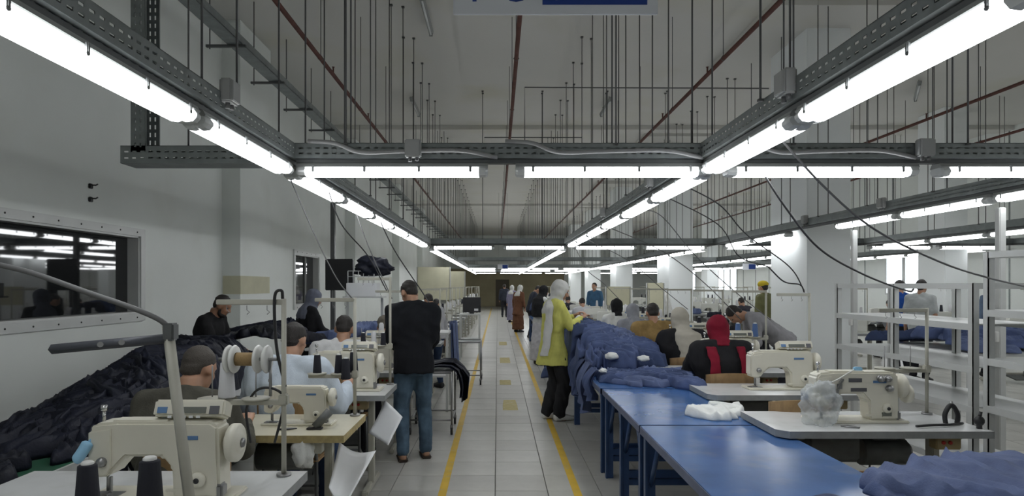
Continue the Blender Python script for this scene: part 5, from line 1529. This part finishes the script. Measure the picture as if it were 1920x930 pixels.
person('person in grey-violet with a pale headscarf at the end of the aisle', (.62, 28.5, 0), R(-30), 1.62, top=cl('grey_violet', .22, .21, .30), bottom=cl('grey_violet', .22, .21, .30), skirt=True, scarf=cl('white_headscarf', .58, .58, .56, .05), female=True, vox=.022)
person('person in a blue coat standing far right of the aisle', (3.05, 20.0, 0), R(150), 1.70, top=cl('teal_coat', .05, .115, .20), bottom=cl('teal_coat', .05, .115, .20), skirt=True, hair='hair', vox=.02, hem=.25)
person('person in a white top far beyond the tan sweater', (4.15, 15.6, 0), R(60), 1.70, top=cl('white_top', .55, .55, .53), bottom=cl('dark_trousers', .02, .02, .025), hair='hair', vox=.02, lean=.2)
person('person in a yellow cap and olive coat beside the broad column', (5.29, 12.6, 0), R(30), 1.70, top=cl('olive_coat', .13, .13, .06), bottom=cl('dark_trousers', .02, .02, .025), hair='hair', cap=cl('yellow_cap', .50, .38, .03), vox=.018)
person('man in a blue t-shirt standing behind the racks', (7.65, 12.1, 0), R(10), 1.72, top=cl('royal_blue_tee', .015, .06, .25), sleeve=.5, bottom=cl('dark_trousers', .02, .02, .025), hair='hair', vox=.018)
person('man in a light grey t-shirt standing behind the racks', (7.25, 11.0, 0), R(-60), 1.72, top=cl('light_grey_tee', .42, .44, .44), sleeve=.5, bottom=cl('dark_trousers', .02, .02, .025), hair='hair', vox=.018)
person('man in a slate blue shirt at the far right behind the taller rack', (8.88, 11.6, 0), R(-150), 1.70, top=cl('slate_blue_shirt', .10, .14, .21), bottom=cl('dark_trousers', .02, .02, .025), hair='hair_b', vox=.018)
qq = random.Random(77)
for k, (x, y, lab, colr) in enumerate([(-1.4, 11.82, 'person in navy sewing in the far left line, nearest', (.03, .035, .06)), (-1.45, 14.82, 'person in white sewing in the far left line', (.5, .5, .5)), (6.2, 12.66, 'person in white sewing just beyond the white columns', (.5, .5, .5)),
                                  (6.3, 16.3, 'person in dark clothes sewing just beyond the white columns', (.04, .04, .05)), (8.8, 14.2, 'person in grey sewing toward the right wall', (.2, .21, .22)), (2.1, 15.72, 'person in white sewing in the far right line', (.5, .5, .52)), (2.1, 18.92, 'person in dark clothes sewing in the far right line', (.03, .03, .04))]):
    person(lab, (x, y, 0), R(qq.uniform(-10, 10)), 1.68, sit=True, lean=.2, head=(.3, 0), top=cl('worker_top_%d' % k, *colr), bottom=cl('dark_trousers', .02, .02, .025), hair='hair', vox=.022)
    c = dup(PRO_T['chair'], (x, y, 0), (0, 0, 0), 'chair under the ' + lab.replace('person', 'person', 1), 'chair')

# skin all the joined shapes into continuous surfaces
for (o, vox, sm_it, fold, fs, seed) in JOBS:
    m = o.modifiers.new('skin', 'REMESH'); m.mode = 'VOXEL'; m.voxel_size = vox; m.use_smooth_shade = True
    m = o.modifiers.new('soft', 'SMOOTH'); m.factor = .5; m.iterations = sm_it
dg = bpy.context.evaluated_depsgraph_get()
done = []
for job in JOBS:
    done.append(bpy.data.meshes.new_from_object(job[0].evaluated_get(dg)))
for (o, vox, sm_it, fold, fs, seed), me in zip(JOBS, done):
    o.modifiers.clear()
    n = len(me.vertices)
    if fold and n:
        co = np.empty(n * 3, np.float32); me.vertices.foreach_get('co', co); co = co.reshape(-1, 3)
        nr = np.empty(n * 3, np.float32); me.vertex_normals.foreach_get('vector', nr); nr = nr.reshape(-1, 3)
        g = np.random.RandomState(seed); f = np.zeros(n, np.float32)
        for k in range(7):
            kv = g.normal(size=3) * fs * (1 + .5 * k) * np.array([1, 1, .55]); k2 = g.normal(size=3) * fs * .7
            w = np.sin(co @ kv + g.uniform(0, 6.3) + 1.6 * np.sin(co @ k2 + g.uniform(0, 6.3)))
            f += (1 - 2 * np.abs(w)) / (1 + .6 * k)
        co += nr * (f * fold / 2.2)[:, None]
        me.vertices.foreach_set('co', co.ravel())
    me.polygons.foreach_set('use_smooth', np.ones(len(me.polygons), bool))
    me.update()
    o.data = me
